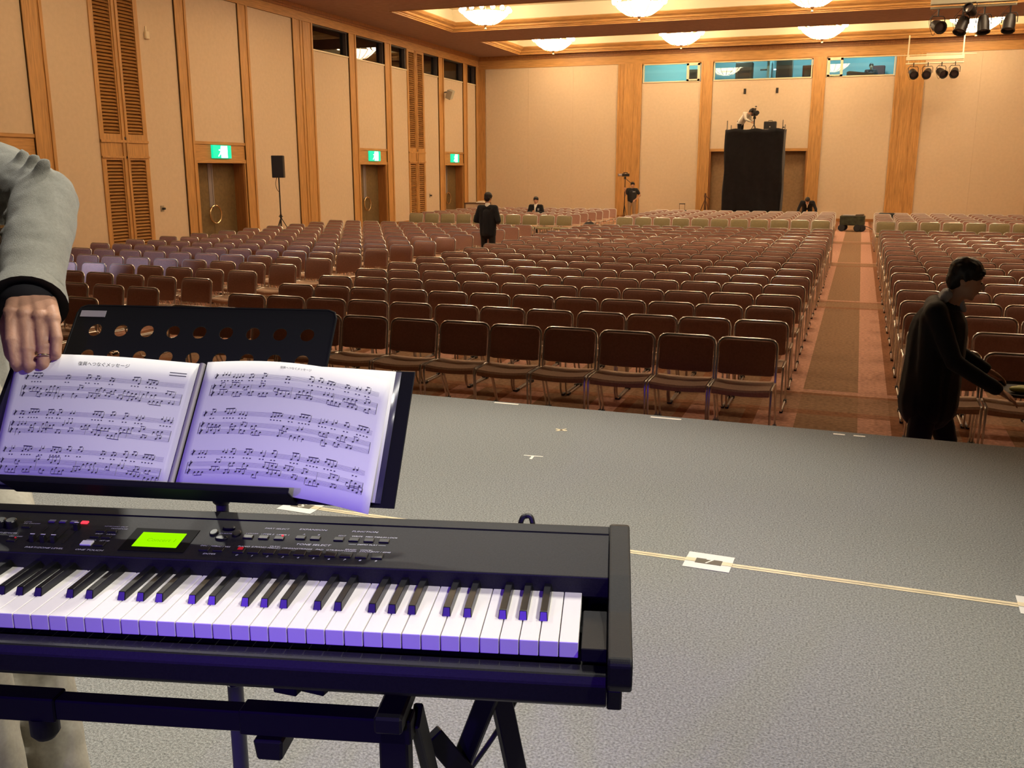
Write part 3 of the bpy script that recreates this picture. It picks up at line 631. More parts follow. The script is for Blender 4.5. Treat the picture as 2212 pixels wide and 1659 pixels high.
# ================================================================== CHAIRS
def chair_parts(low=False):
    n = 5 if low else 7
    # backrest: rounded pad, tilted; s runs up the back, top edge at y=0
    def back_pt(x, s, t): return (x, -.060 + .19 * (s - .50) - t, s)       # s = height
    out = [(-.232, .505), (-.20, .497), (0, .492), (.20, .497), (.232, .505)]
    k = 3 if low else 5
    out += [(.232 - .06 + .06 * math.cos(R_(a)), .735 + .055 * math.sin(R_(a))) for a in np.linspace(0, 90, k)]
    out += [(-.172 + .06 * math.cos(R_(a)), .735 + .055 * math.sin(R_(a))) for a in np.linspace(90, 180, k)]
    b = MB(); N = len(out)
    layers = [(1.0, .0), (1.0, .026), (.93, .036)] if not low else [(1.0, 0), (1.0, .032)]
    vs = []
    for sc, t in layers:
        for x, s in out: vs.append(back_pt(x * sc, .64 + (s - .64) * sc, t - .008))
    fs = [(i, (i + 1) % N, N + (i + 1) % N, N + i) for i in range(N)]
    for L in range(1, len(layers) - 1): fs += [(L * N + i, L * N + (i + 1) % N, (L + 1) * N + (i + 1) % N, (L + 1) * N + i) for i in range(N)]
    fs += [tuple(range(N - 1, -1, -1)), tuple((len(layers) - 1) * N + i for i in range(N))]
    b.add(vs, fs)
    # chrome hoop round the pad
    def bp(x, s): return (x, -.060 + .19 * (s - .50), s)
    path = [bp(-.247, .43), bp(-.247, .73)] + [bp(-.247 + .068 - .068 * math.cos(R_(a)), .735 + .063 * math.sin(R_(a))) for a in (30, 60, 90)]
    path += [bp(.247 - .068 + .068 * math.cos(R_(a)), .735 + .063 * math.sin(R_(a))) for a in (90, 60, 30)] + [bp(.247, .73), bp(.247, .43)]
    h = MB().tube(path, .0105, n)
    # seat: shallow saddle
    s = MB(); X = (-.232, -.12, 0, .12, .232); Y = (-.425, -.41, -.25, -.05); vs = []; fs = []
    for j, y in enumerate(Y):
        for x in X: vs.append((x, y, (.452 if j else .435) - .016 * (1 - (x / .232) ** 2) * (1.0 if j < 3 else .6)))
    for j in range(3):
        for i in range(4): fs.append((j * 5 + i, j * 5 + i + 1, (j + 1) * 5 + i + 1, (j + 1) * 5 + i))
    o = len(vs)
    for y in (-.42, -.05):
        for x in X: vs.append((x, y, .395 - .010 * (1 - (x / .232) ** 2)))
    for i in range(4): fs += [(o + i, o + i + 1, i + 1, i), (15 + i, 16 + i, o + 6 + i, o + 5 + i), (o + 5 + i, o + 6 + i, o + 1 + i, o + i)]
    fs += [(0, 5, 10, 15, o + 5, o), (4, o + 4, o + 9, 19, 14, 9)]
    s.add(vs, fs)
    # sled side frame (at x = 0): rear leg, runner, front leg, seat rail
    f = MB(); p = [(0, -.07, .46), (0, -.02, .40), (0, .15, .045), (0, .145, .014), (0, .11, .011), (0, -.30, .011), (0, -.375, .035), (0, -.405, .10), (0, -.425, .40), (0, -.40, .443), (0, -.34, .447), (0, -.06, .44)]
    f.tube(p, .0095, n)
    f.box(-.014, .014, .10, .165, 0, .026, 1); f.box(-.014, .014, -.33, -.27, 0, .024, 1)
    return b, h, s, f
def chair_meshes(pad, seat):
    b, h, s, f = chair_parts()
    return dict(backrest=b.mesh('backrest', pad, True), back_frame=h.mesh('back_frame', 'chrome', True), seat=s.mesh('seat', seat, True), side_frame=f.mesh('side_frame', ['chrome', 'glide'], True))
CM = {'brown': chair_meshes('chair_pad', 'chair_seat'), 'grey': chair_meshes('grey_pad', 'grey_pad')}
def put_chair(kind, x, y, rz, label, group):
    M = CM[kind]; r = root('stacking_chair', (x, y, 0), rz, label, 'chair', group)
    inst('backrest', M['backrest'], r); inst('back_frame', M['back_frame'], r); inst('seat', M['seat'], r)
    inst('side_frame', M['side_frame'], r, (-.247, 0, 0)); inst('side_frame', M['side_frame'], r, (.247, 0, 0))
spots = []      # (kind, x, y, rz, block, row, seat)
jr = random.Random(3)
for k in range(17):
    for j in range(12): spots.append(('brown', -.79 - .523 * j, 8.08 + 1.0 * k, 0, 'middle', k + 1, j + 1))
    for j in range(14): spots.append(('brown', .74 + .527 * j, 8.08 + 1.0 * k, 0, 'across', k + 1, j + 1))
for k in range(16):
    for j in range(11 if k > 5 else 10): spots.append(('brown', -8.12 - .577 * j, 8.22 + 1.0 * k + .042 * j, R_(-4.2), 'doors', k + 1, j + 1))
for k in range(7):
    kd = 'grey' if k == 0 else 'brown'
    for j in range(10): spots.append((kd, -8.60 - .565 * j, 28.45 + .95 * k, 0, 'doors back', k + 1, j + 1))
    for j in range(11): spots.append((kd, -.98 - .562 * j, 28.1 + .95 * k, 0, 'middle back', k + 1, j + 1))
    for j in range(13): spots.append((kd, .72 + .562 * j, 28.1 + .95 * k, 0, 'across back', k + 1, j + 1))
_yaw, _pit = R_(19.9788), R_(12.8616)
def px(p):
    x, y, z = p[0], p[1], p[2] - CAMZ
    rt = x * math.cos(_yaw) + y * math.sin(_yaw); fh = -x * math.sin(_yaw) + y * math.cos(_yaw)
    fw = fh * math.cos(_pit) - z * math.sin(_pit); up = z * math.cos(_pit) + fh * math.sin(_pit)
    return (1106 + 2030 * rt / fw, 829.5 - 2030 * up / fw, fw)
brown, grey, rest = [], [], []
for s in spots:
    u = px((s[1], s[2], .7))
    (grey if s[0] == 'grey' else brown).append((u[2], -60 < u[0] < 2275, s))
seen = sorted([b for b in brown if b[1]], key=lambda q: q[0])
single = seen[:300]; rest = seen[300:] + [b for b in brown if not b[1] and b[2][4] == 'across' and b[2][1] < 6.2]
WHERE = {'middle': ('middle block', 'the carpeted aisle'), 'across': ('block across the aisle', 'the carpeted aisle'), 'doors': ('block by the doors', 'its inner aisle'),
         'doors back': ('rear block by the doors', 'its inner aisle'), 'middle back': ('rear middle block', 'the carpeted aisle'), 'across back': ('rear block across the aisle', 'the carpeted aisle')}
for dist, vis, s in single:
    blk, ais = WHERE[s[4]]
    put_chair('brown', s[1] + jr.uniform(-.012, .012), s[2] + jr.uniform(-.02, .02), s[3] + R_(jr.uniform(-1, 1)), 'brown padded chair in %s row of %s, %s from %s' % (ORD[s[5]], blk, ORD[s[6]], ais), 'brown stacking chairs in rows')
for dist, vis, s in grey:
    if vis:
        blk, ais = WHERE[s[4]]
        put_chair('grey', s[1], s[2], s[3], 'olive grey chair in %s, %s from %s' % (blk, ORD[s[6]], ais), 'olive grey chairs of the rear blocks')
# the many small ones farther back, joined
b, h, s, f = chair_parts(True); big = MB()
for dist, vis, q in rest:
    c, sn = math.cos(q[3]), math.sin(q[3]); jx, jy = jr.uniform(-.012, .012), jr.uniform(-.02, .02)
    def T(vs, dx=0.0): return [((v[0] + dx) * c - v[1] * sn + q[1] + jx, (v[0] + dx) * sn + v[1] * c + q[2] + jy, v[2]) for v in vs]
    big.add(T(b.v), b.f, 0); big.add(T(h.v), h.f, 1); big.add(T(s.v), s.f, 2); big.add(T(f.v, -.247), f.f, 1); big.add(T(f.v, .247), f.f, 1)
o = big.build('rear_chairs', ['chair_pad', 'chrome', 'chair_seat'], smooth=True); tag(o, 'rows of small brown chairs filling the rear of the hall', 'chair', None, 'stuff')
# ================================================================== KEYBOARD
kb = root('stage_piano', (-.26986, .97113, CAMZ - .54), R_(13.98), 'black digital stage piano with white keys and green display on a stand', 'keyboard')
KP = .0235; NW = 52; U0 = -NW * KP
def panz(v): return .0006 + .17 * v
PK = 1.0549
def pu(u): return PK * u - .0015
def pv(v): return PK * v + .0553
m2 = MB(); m2.prism([(-.036, -.034), (-.030, -.024), (-.006, -.024), (-.006, -.030), (.26, -.030), (.26, -.069), (-.022, -.069), (-.036, -.058)], U0 - .034, .0335, 'x')
m2.build('body', 'black_plastic', kb, bevel=.0015)
MB().prism([(.1335, -.005), (.132, panz(.132) - .001), (.133, panz(.133)), (.2355, panz(.2355)), (.2355, -.02), (.16, -.02)], U0 - .034, .0335, 'x').build('control_panel', 'panel_plastic', kb, bevel=.0008)
MB().prism([(.2365, .0), (.2365, panz(.2365) + .001), (.256, panz(.256) + .0012), (.268, panz(.256) - .004), (.272, .03), (.272, -.03), (.24, -.03)], U0 - .034, .0335, 'x').build('rear_strip', 'black_plastic', kb, bevel=.001)
for (a, b, q0, q1) in ((.0338, .0620, .0338, .0510), (U0 - .0620, U0 - .0338, U0 - .0510, U0 - .0338)):
    MB().prism([(-.046, -.002), (-.040, .004), (.06, .012), (.13, panz(.13) + .006), (.256, panz(.256) + .004), (.270, panz(.256)), (.275, .035), (.275, -.040), (-.036, -.040), (-.045, -.028)], a, b, 'x').build('end_block', 'black_plastic', kb, bevel=.003, seg=2)
    MB().prism([(-.034, -.040), (.27, -.040), (.26, -.070), (-.026, -.070)], q0, q1, 'x').build('end_foot', 'black_plastic', kb, bevel=.002)
MB().box(.003, .033, -.008, .090, -.02, -.003).build('cheek', 'black_plastic', kb, bevel=.001)
MB().box(U0 - .033, U0 - .003, -.008, .090, -.02, -.003).build('cheek', 'black_plastic', kb, bevel=.001)
# white keys: right end is a C
wk = MB().box(.0006, KP - .0006, 0, .145, -.020, 0).mesh('white_key', 'key_white', False, .0009, 2)
bk = MB(); bk.add([(-.0055, .049, -.001), (.0055, .049, -.001), (.0055, .145, -.001), (-.0055, .145, -.001), (-.0045, .054, .0105), (.0045, .054, .0105), (.0045, .145, .0115), (-.0045, .145, .0115)], [(0, 3, 2, 1), (4, 5, 6, 7), (0, 1, 5, 4), (1, 2, 6, 5), (2, 3, 7, 6), (3, 0, 4, 7)])
bkm = bk.mesh('black_key', 'black_key', False, .0009, 2)
names = 'CBAGFED'      # going down from the top C
for i in range(NW):
    u = -KP * (i + 1); inst('white_key', wk, kb, (u, 0, 0))
    if i < NW - 1 and names[i % 7] in 'BAGED': inst('black_key', bkm, kb, (u + {'B': .0018, 'A': 0, 'G': -.0018, 'E': .0014, 'D': -.0014}[names[i % 7]], 0, 0))
# controls on the sloping panel
tilt = math.atan(.17)
def on_panel(u, v, h=0.0): return (pu(u), pv(v), panz(pv(v)) + h)
def button(name, u, v, w, d, h, mt, parent=kb):
    w *= PK; d *= PK; o = MB().box(-w / 2, w / 2, -d / 2, d / 2, -.001, h).build(name, mt, parent, bevel=min(.0008, h * .4)); o.location = on_panel(u, v); o.rotation_euler = (tilt, 0, 0); return o
T0 = [-.447 + k * .02043 for k in range(10)]
for k, u in enumerate(T0):
    b_ = button('button', u, .0972, .0150, .0120, .0022, 'button')
    if k == 0:
        o = MB().box(-.0035, .0035, -.003, .003, 0, .0006).build('indicator', 'led_red_dim', b_); o.location = (.001, .003, .0022)
for u in (-.4473, -.4259, -.4045): button('button', u, .1300, .0135, .0085, .0022, 'button')
o = MB().lathe([(.0016, 0), (.0014, .0012)], 8).build('indicator', 'led_red', kb); o.location = on_panel(-.4010, .1338, .0022)
for u in (-.3761, -.3559, -.3239, -.3034, -.2830, -.2625): button('button', u, .1333, .0135, .0085, .0022, 'button')
for u in (-.494, -.4749): button('button', u, .0970, .0135, .0090, .0022, 'button')
for du, dv in ((0, .013), (0, -.013), (.016, 0), (-.016, 0)):
    o = MB().lathe([(.0075, -.001), (.0075, .0022), (.006, .003)], 14).build('cursor_button', 'button', kb); o.location = on_panel(-.4817 + du, .1366 + dv); o.rotation_euler = (tilt, 0, 0)
    o.scale = (1.25, .7, 1) if dv else (.8, 1.1, 1)
button('display_bezel', -.564, .1140, .090, .056, .0008, 'bezel')
lc = button('display', -.564, .1140, .0615, .0351, .0014, 'lcd')
tv, tf = text_faces('Concert 1', .0115, 'CENTER', 0.1, .9)
MB().add([(x + .004, y - .002, .0016) for x, y in tv], tf).build('display_text', 'lcd_text', lc)
for k, u in enumerate((-.7345, -.7195, -.7048, -.6905)):    # part level sliders
    o = MB().box(-.0014, .0014, -.021, .021, -.001, .0006).build('slider_slot', 'button', kb); o.location = on_panel(u, .116); o.rotation_euler = (tilt, 0, 0)
    s_ = MB().prism([(-.0045, 0), (.0045, 0), (.003, .010), (-.003, .010)], -.0035, .0035, 'x').build('slider_cap', 'button', kb, bevel=.0006); s_.location = on_panel(u, .1005 if k < 3 else .1329); s_.rotation_euler = (tilt, 0, 0)
    MB().box(-.0034, .0034, .0010, .0026, .0100, .0104).build('slider_line', 'white_button', s_)
    button('part_button', (-.7363, -.7205, -.7046, -.6888)[k], .1495, .0100, .0060, .0020, 'led_red' if k == 3 else 'grey_button')
button('piano_button', -.6580, .0994, .0160, .0105, .0022, 'white_button'); button('button', -.6395, .0985, .0150, .0105, .0022, 'button')
for u, v in ((-.6545, .1300), (-.6380, .1295), (-.6555, .1160), (-.6390, .1155)): button('button', u, v, .0135, .0060, .0020, 'button')
for u in (-.8005, -.7850): 
    o = MB().lathe([(.0085, -.001), (.008, .010), (.0065, .0115)], 14).build('knob', 'button', kb); o.location = on_panel(u, .133); o.rotation_euler = (tilt, 0, 0)
button('button', -.7640, .0990, .0130, .0075, .0020, 'button'); button('button', -.7640, .1330, .0130, .0060, .0020, 'button')
o = MB().lathe([(.0014, 0), (.0012, .0012)], 8).build('indicator', 'led_red_dim', kb); o.location = on_panel(-.7610, .1025, .002)
# lettering, flat print on the panel
LT = MB()
def lett(t, u, v, size=.0052, xs=1.25, al='CENTER'):
    tv, tf = text_faces(t, size, al, 0.25, xs); LT.add([(pu(u + x), pv(v + y * .9), panz(pv(v + y * .9)) + .0004) for x, y in tv], tf)
for t, u in zip(('PIANO', 'E.PIANO', ('CLAV/', 'MALLET'), 'ORGAN', 'STRINGS', 'PAD', 'GTR/BASS', ('BRASS/', 'WINDS'), ('VOICE/', 'SYNTH'), 'RHY / GM2'), T0):
    if isinstance(t, tuple): lett(t[0], u + .002, .1105, .0040); lett(t[1], u + .002, .1068, .0040)
    else: lett(t, u + .002, .1075, .0043)
for k, u in enumerate(T0): lett(str(k), u, .0870, .0050)
lett('TONE SELECT', -.3548, .1180, .0060); lett('EXPANSION', -.3659, .1545, .0056); lett('FUNCTION', -.2943, .1545, .0056); lett('PART SELECT', -.4160, .1535, .0046)
for t, u in zip(('LOWER', 'UPPER 2', 'UPPER 1'), (-.4455, -.4241, -.4027)): lett(t, u, .1390, .0040)
for t, u in zip(('A', 'B', 'EDIT', 'WRITE', 'MIDI TX', 'NUM LOCK'), (-.3745, -.3543, -.3223, -.3018, -.2814, -.2600)): lett(t, u, .1425, .0040)
lett('DEMO PLAY', -.2830, .1232, .0040); [LT.add([(pu(a), pv(c), panz(pv(c)) + .0004) for a, c in ((u0, .1230), (u1, .1230), (u1, .1234), (u0, .1234))], [(0, 1, 2, 3)]) for u0, u1 in ((-.308, -.298), (-.268, -.258))]
lett('CURSOR', -.4817, .1366, .0036); lett('DEC / NO', -.4925, .1055, .0040); lett('INC / YES', -.4730, .1050, .0040); lett('ENTER', -.4840, .0870, .0046)
lett('ONE TOUCH', -.6470, .0840, .0052); lett('PART/ZONE LEVEL', -.7100, .0845, .0052); lett('PIANO', -.6570, .1075, .0036); lett('SET UP', -.6380, .1070, .0036)
lett('SPLIT', -.6545, .1232, .0036); lett('LAYER', -.6370, .1228, .0036); lett('TRANSPOSE', -.6330, .1375, .0036); lett('KEYBOARD SPLIT', -.6400, .1425, .0034)
lett('EQ ON/OFF', -.7620, .1420, .0036); lett('MULTI EFFECTS', -.7860, .1160, .0042); lett('REVERB', -.7950, .1460, .0038); lett('LEVEL', -.7700, .1460, .0036); lett('ON / OFF', -.7650, .1085, .0036)
LT.build('panel_lettering', 'print_grey', kb, kind='stuff')
# cable at the rear of the piano
W_ = lambda u, v, z: kb.matrix_world @ Vector((u, v, z))
bpy.context.view_layer.update()
r = root('power_cable', W_(-.075, .285, -.03), 0, 'thin black cable hanging from the piano to the stage', 'cable')
p = spline([W_(-.085, .282, .0), W_(-.08, .31, -.06), W_(-.075, .32, -.14), W_(-.10, .32, -.26), W_(-.18, .31, -.40), W_(-.32, .31, -.60), W_(-.5, .36, -.80), W_(-.7, .5, -.875)], 8)
MB().tube(p, .0042, 8).build('cord', 'cable', r, smooth=True, world=True)
r = root('cable_loop', W_(-.075, .28, .065), 0, 'small looped cable plug showing over the piano rear edge', 'cable')
MB().tube(spline([W_(-.098, .280, .020), W_(-.094, .282, .041), W_(-.088, .284, .046), W_(-.080, .284, .043), W_(-.076, .28, .020)], 6), .0040, 8).build('cord', 'cable', r, smooth=True, world=True)
# ------------------------------------------------------------------ keyboard stand
ks = root('keyboard_stand', (W_(-.6, .12, 0).x, W_(-.6, .12, 0).y, ZS), R_(13.98), 'black folding metal keyboard stand with telescopic cross bar', 'keyboard stand')
off = Vector((-.6, .12, CAMZ - .54 - ZS))      # stand-local = piano-local - (-.6,.12,0) in x,y, floor in z
def S(u, v, z): return (u + .6, v - .12, z + off.z)
zb = -.124
def sp_(mb, nm, **k): return mb.build(nm, 'stand_metal', ks, **k)
sp_(MB().bar(S(-1.02, .0, zb), S(-.20, .0, zb), .024, .028), 'cross_bar', bevel=.002)
sp_(MB().bar(S(-.415, .0, zb), S(-.20, .0, zb), .030, .033), 'sleeve', bevel=.002); sp_(MB().bar(S(-1.02, .0, zb), S(-.655, .0, zb), .030, .033), 'sleeve', bevel=.002)
o = sp_(MB().lathe([(.018, 0), (.018, -.024), (.012, -.032)], 14, S(-.680, -.0, zb - .014)), 'knob', smooth=True)
sp_(MB().prism([(S(-.398, 0, 0)[0], S(0, 0, zb - .02)[2]), (S(-.360, 0, 0)[0], S(0, 0, zb - .02)[2]), (S(-.362, 0, 0)[0], S(0, 0, zb - .048)[2]), (S(-.394, 0, 0)[0], S(0, 0, zb - .048)[2])], S(0, -.018, 0)[1], S(0, .030, 0)[1], 'y'), 'clamp', bevel=.003)
for ux in (-.222, -1.0):
    sp_(MB().bar(S(ux, .0, zb + .02), S(ux, .0, -off.z + .03), .036, .030, up=(0, 1, 0)), 'leg', bevel=.003)
    sp_(MB().bar(S(ux, -.04, -.10), S(ux, .27, -.10), .034, .022), 'support_arm', bevel=.003)
    sp_(MB().bar(S(ux, -.16, -off.z + .02), S(ux, .30, -off.z + .02), .038, .034), 'foot_bar', bevel=.003)
    sp_(MB().bar(S(ux + .022, .02, -.12), S(ux + .022, .20, -.43), .012, .034), 'brace', bevel=.002)
    sp_(MB().bar(S(ux - .15, .03, -.10), S(ux - .10, .25, -.10), .034, .020), 'gusset', bevel=.002)
    sp_(MB().bar(S(ux + .12 * (1 if ux > -.5 else -1), .12, -.105), S(ux + .07 * (1 if ux > -.5 else -1), .12, -.105), .03, .02), 'pad_arm', bevel=.002)
for u0, u1, v in ((-.135, -.07, .20), (-.10, -.24, .18)): sp_(MB().bar(S(u0, v, -.10), S(u1, v + .05, -.50), .016, .030), 'scissor_bar', bevel=.002)
sp_(MB().bar(S(-.21, .16, -.24), S(-.05, .28, -.55), .016, .030), 'scissor_bar', bevel=.002); sp_(MB().bar(S(-.34, .04, -.105), S(-.29, .22, -.105), .036, .016), 'support_arm', bevel=.002)

# ------------------------------------------------------------------ music stand
MH = R_(12.0); EL = R_(50.0)
MU = Vector((math.cos(MH), math.sin(MH), 0)); MVh = Vector((-math.sin(MH), math.cos(MH), 0)); MV = MVh * math.cos(EL) + Vector((0, 0, math.sin(EL))); MN = MU.cross(MV)
MP0 = Vector((-.94845, 1.02844, CAMZ - .4572))
def D(u, v, h=0.0): return MP0 + MU * u + MV * v + MN * h
pole = D(.088, .06, -.052)
ms = root('music_stand', (pole.x, pole.y, ZS), MH, 'black music stand with a perforated desk behind the piano', 'music stand')
# perforated desk: grid with round holes
def desk_mesh():
    b = MB(); u0, u1, v0, v1 = -.192, .241, 0.0, .316
    cols = [-.152 + .0441 * k for k in range(9)]; rows = [.224, .2705]; rr = .0112; n = 16; t = .0015
    us = [u0] + [c + .02205 for c in cols[:-1]] + [u1]
    def face(pts):    # front and back
        pts = list(pts); A = [D(p[0], p[1], 0.0) for p in pts]; Bk = [D(p[0], p[1], -t) for p in pts]; k = len(pts)
        b.add(A + Bk, [tuple(range(k)), tuple(range(2 * k - 1, k - 1, -1))])
    for j, (va, vb) in enumerate(((.2005, .24725), (.24725, .294))):
        for i, cu in enumerate(cols):
            ua, ub = us[i], us[i + 1]; cv = rows[j]
            ring = [(cu + rr * math.cos(2 * math.pi * q / n), cv + rr * math.sin(2 * math.pi * q / n)) for q in range(n)]
            def edge(q):
                a = 2 * math.pi * q / n; dx, dy = math.cos(a), math.sin(a)
                sx = ((ub - cu) / dx if dx > 1e-9 else (ua - cu) / dx if dx < -1e-9 else 1e9); sy = ((vb - cv) / dy if dy > 1e-9 else (va - cv) / dy if dy < -1e-9 else 1e9)
                s_ = min(sx, sy); return (cu + dx * s_, cv + dy * s_)
            for q in range(n):
                e0, e1 = edge(q), edge((q + 1) % n); pts = [ring[q], e0]
                if abs(e0[0] - e1[0]) > 1e-6 and abs(e0[1] - e1[1]) > 1e-6:
                    cxx = ub if max(e0[0], e1[0]) > ub - 1e-6 else ua; cyy = vb if max(e0[1], e1[1]) > vb - 1e-6 else va; pts.append((cxx, cyy))
                pts += [e1, ring[(q + 1) % n]]; face(pts)
                b.add([D(*ring[q]), D(*ring[(q + 1) % n]), D(*ring[(q + 1) % n], -t), D(*ring[q], -t)], [(0, 1, 2, 3)])
    face([(u0, v0), (u1, v0), (u1, .2005), (u0, .2005)])
    c = .014; face([(u0, .294), (u1, .294), (u1, v1 - c)] + [(u1 - c + c * math.cos(R_(a)), v1 - c + c * math.sin(R_(a))) for a in (30, 60, 90)] + [(u0 + c - c * math.cos(R_(a)), v1 - c + c * math.sin(R_(a))) for a in (90, 60, 30)] + [(u0, v1 - c)])
    return b
desk_mesh().build('desk', 'desk_black', ms, world=True)
rim = MB(); rim.tube([D(-.192, .0, -.001), D(-.192, .302, -.001), D(-.188, .312, -.001), D(-.178, .316, -.001), D(.227, .316, -.001), D(.237, .312, -.001), D(.241, .302, -.001), D(.241, 0, -.001)], .0022, 6); rim.build('rim', 'desk_black', ms, world=True)
MB().obox(D(.0245, -.004, .022), MU * .2165, MV * .0022, MN * .024).build('ledge', 'desk_black', ms, bevel=.0015, world=True)
MB().obox(D(.0245, -.001, .045), MU * .2165, MV * .0035, MN * .0012).build('ledge_lip', 'desk_black', ms, world=True)
MB().obox(D(-.1640, .3000, .0006), MU * .0215, MV * .0058, MN * .0004).build('name_tag', 'tag_grey', ms, world=True)
MB().tube([(pole.x, pole.y, ZS + .05), (pole.x, pole.y, pole.z - .02)], .0095, 12).build('pole', 'pole_grey', ms, smooth=True, world=True)
MB().tube([(pole.x, pole.y, ZS + .05), (pole.x, pole.y, ZS + .62)], .0125, 12).build('lower_pole', 'pole_grey', ms, smooth=True, world=True)
MB().cap((pole.x, pole.y, pole.z - .04), D(.088, .08, -.012), .016, .014).build('hinge', 'stand_metal', ms, smooth=True, world=True)
for k in range(3):
    a = MH + 1.6 + 2.094 * k; MB().tube([(pole.x, pole.y, ZS + .20), (pole.x + .26 * math.cos(a), pole.y + .26 * math.sin(a), ZS + .012)], .007, 6).build('leg', 'stand_metal', ms, world=True)

# ------------------------------------------------------------------ music binder with sheets
bd = root('music_binder', D(.05, .0, .004), MH, 'open black binder of sheet music lying on the music stand', 'binder')
P_ = lambda mb, nm, mt, **k: mb.build(nm, mt, bd, world=True, **k)
def surf(f, nu, nv, th, mt, nm, parent=bd):
    b = MB(); vs = []
    for off in (0, -th):
        for j in range(nv + 1):
            for i in range(nu + 1): vs.append(f(i / nu, j / nv, off))
    w = nu + 1; fs = []; o = w * (nv + 1)
    for j in range(nv):
        for i in range(nu): fs += [(j * w + i, j * w + i + 1, (j + 1) * w + i + 1, (j + 1) * w + i), (o + j * w + i, o + (j + 1) * w + i, o + (j + 1) * w + i + 1, o + j * w + i + 1)]
    for i in range(nu): fs += [(i, o + i, o + i + 1, i + 1), (nv * w + i, nv * w + i + 1, o + nv * w + i + 1, o + nv * w + i)]
    for j in range(nv): fs += [(j * w, (j + 1) * w, o + (j + 1) * w, o + j * w), (j * w + nu, o + j * w + nu, o + (j + 1) * w + nu, (j + 1) * w + nu)]
    b.add(vs, fs); return b.build(nm, mt, parent, smooth='all', world=True)
P_(MB().obox(D(.218, .102, .005), MU * .164, MV * .1075, MN * .0014), 'cover', 'binder', bevel=.001)
P_(MB().obox(D(-.112, .102, .005), MU * .157, MV * .1075, MN * .0014), 'cover', 'binder', bevel=.001)
P_(MB().obox(D(.05, .102, .005), MU * .012, MV * .107, MN * .0022), 'spine', 'binder', bevel=.001)
P_(MB().tube([D(.05, .0, .010), D(.05, .209, .010)], .0045, 10), 'spine_rail', 'tag_grey', smooth=True)
def hr(s): return .009 + .020 * math.sin(math.pi * min(1, s * 1.05)) ** 1.2 * (1 - .35 * s)
def right_under(s, t, o): return D(.062 + s * .300, .000 + t * .206, .0085 + .003 * math.sin(math.pi * s) + o)
def right_back(s, t, o): return D(.060 + s * .294, .004 + t * .206 - .004 * s, .0105 + .006 * math.sin(math.pi * s) + o)
def right_page(s, t, o):
    return D(.0575 + s * .2925, .004 + t * .2080 - .024 * s * s + (.003 * math.sin(math.pi * s)), .0115 + .010 * math.sin(math.pi * s) + .006 * s * (1 - t) + o)
def left_under(s, t, o): return D(.040 - s * .300, .000 + t * .206, .0085 + .003 * math.sin(math.pi * s) + o)
def left_page(s, t, o):      # s from the spine outwards; lifted by the fingers at its top outer corner
    lift = s * s * t * .020
    return D(.0445 - s * (.277 + .012 * t), .002 + t * .2075 + .006 * s * (1 - t) - .10 * lift, .0105 + .012 * math.sin(math.pi * s) + lift + o)
surf(right_under, 10, 2, .0006, 'pocket', 'pocket'); surf(left_under, 10, 2, .0006, 'pocket', 'pocket')
surf(right_back, 12, 2, .0004, 'sheet', 'sheet')
pr = surf(right_page, 24, 6, .0004, 'sheet', 'sheet'); pl = surf(left_page, 24, 6, .0004, 'sheet', 'sheet')
# printed score
def score(page, mirror, systems, seed, title):
    rg = random.Random(seed); I = MB(); F = MB()
    def pt(x, y, o=.0005): s = (1 - x) if mirror else x; return page(s, y, o)
    def quad(mb, x0, y0, x1, y1, th):       # thin line from (x0,y0) to (x1,y1), th in page heights
        n = max(1, int(abs(x1 - x0) * 24)); 
        for k in range(n):
            a, c = k / n, (k + 1) / n; xa, ya, xb, yb = x0 + (x1 - x0) * a, y0 + (y1 - y0) * a, x0 + (x1 - x0) * c, y0 + (y1 - y0) * c
            q = [(xa, ya - th / 2), (xb, yb - th / 2), (xb, yb + th / 2), (xa, ya + th / 2)]
            if mirror: q = q
            mb.add([pt(*z) for z in q], [(0, 1, 2, 3)])
    def vline(mb, x, y0, y1, w=.0010): mb.add([pt(x - w, y0), pt(x + w, y0), pt(x + w, y1), pt(x - w, y1)], [(0, 1, 2, 3)])
    def head(x, y): mb = I; mb.add([pt(x + .0052 * math.cos(a) , y + .0062 * math.sin(a)) for a in (0, 1.05, 2.1, 3.14, 4.19, 5.24)], [(0, 1, 2, 3, 4, 5)])
    for (yt, x0, x1) in systems:
        staves = (yt, yt - .085, yt - .140)
        for si, y in enumerate(staves):
            for l in range(5): quad(F, x0, y + l * .0075, x1, y + l * .0075, .0016)
            for q in range(3): head(x0 + .012 + .004 * q, y + .006 + .010 * q)         # clef blot
            vline(I, x0 + .014, y - .006, y + .040, .0016)
            x = x0 + .05
            while x < x1 - .05:
                g = rg.choice((2, 2, 3, 4)); dx = .017 if si == 0 else .021
                if rg.random() < (.22 if si == 0 else .14): x += .05; continue
                ys = [y + rg.uniform(0, .03) for _ in range(g)]; up = rg.random() < .5 if si else True
                yb = (max(ys) + .022) if up else (min(ys) - .022)
                for k in range(g):
                    xx = x + k * dx; head(xx, ys[k]); vline(I, xx + (.005 if up else -.005), min(ys[k], yb), max(ys[k], yb), .0008)
                if rg.random() < .8: quad(I, x, yb, x + (g - 1) * dx, yb + rg.uniform(-.004, .004), .0065 if si == 0 else .0040)
                if si == 0:
                    for k in range(g): quad(I, x + k * dx - .004, y - .022, x + k * dx + .004, y - .022, .006)
                x += g * dx + rg.uniform(.010, .045)
        for k in range(5): vline(I if k in (0, 4) else F, x0 + (x1 - x0) * k / 4, staves[2], staves[1] + .03, .0010)
    tv, tf = text_faces(title[0], title[1], 'CENTER', 0, 1.0)
    I.add([pt(title[2] + x / .29, title[3] + y / .2075) for x, y in tv], tf)
    if title[4]:
        for k in range(2): quad(I, .86, .905 - .022 * k, .95, .905 - .022 * k, .006)
    return I, F
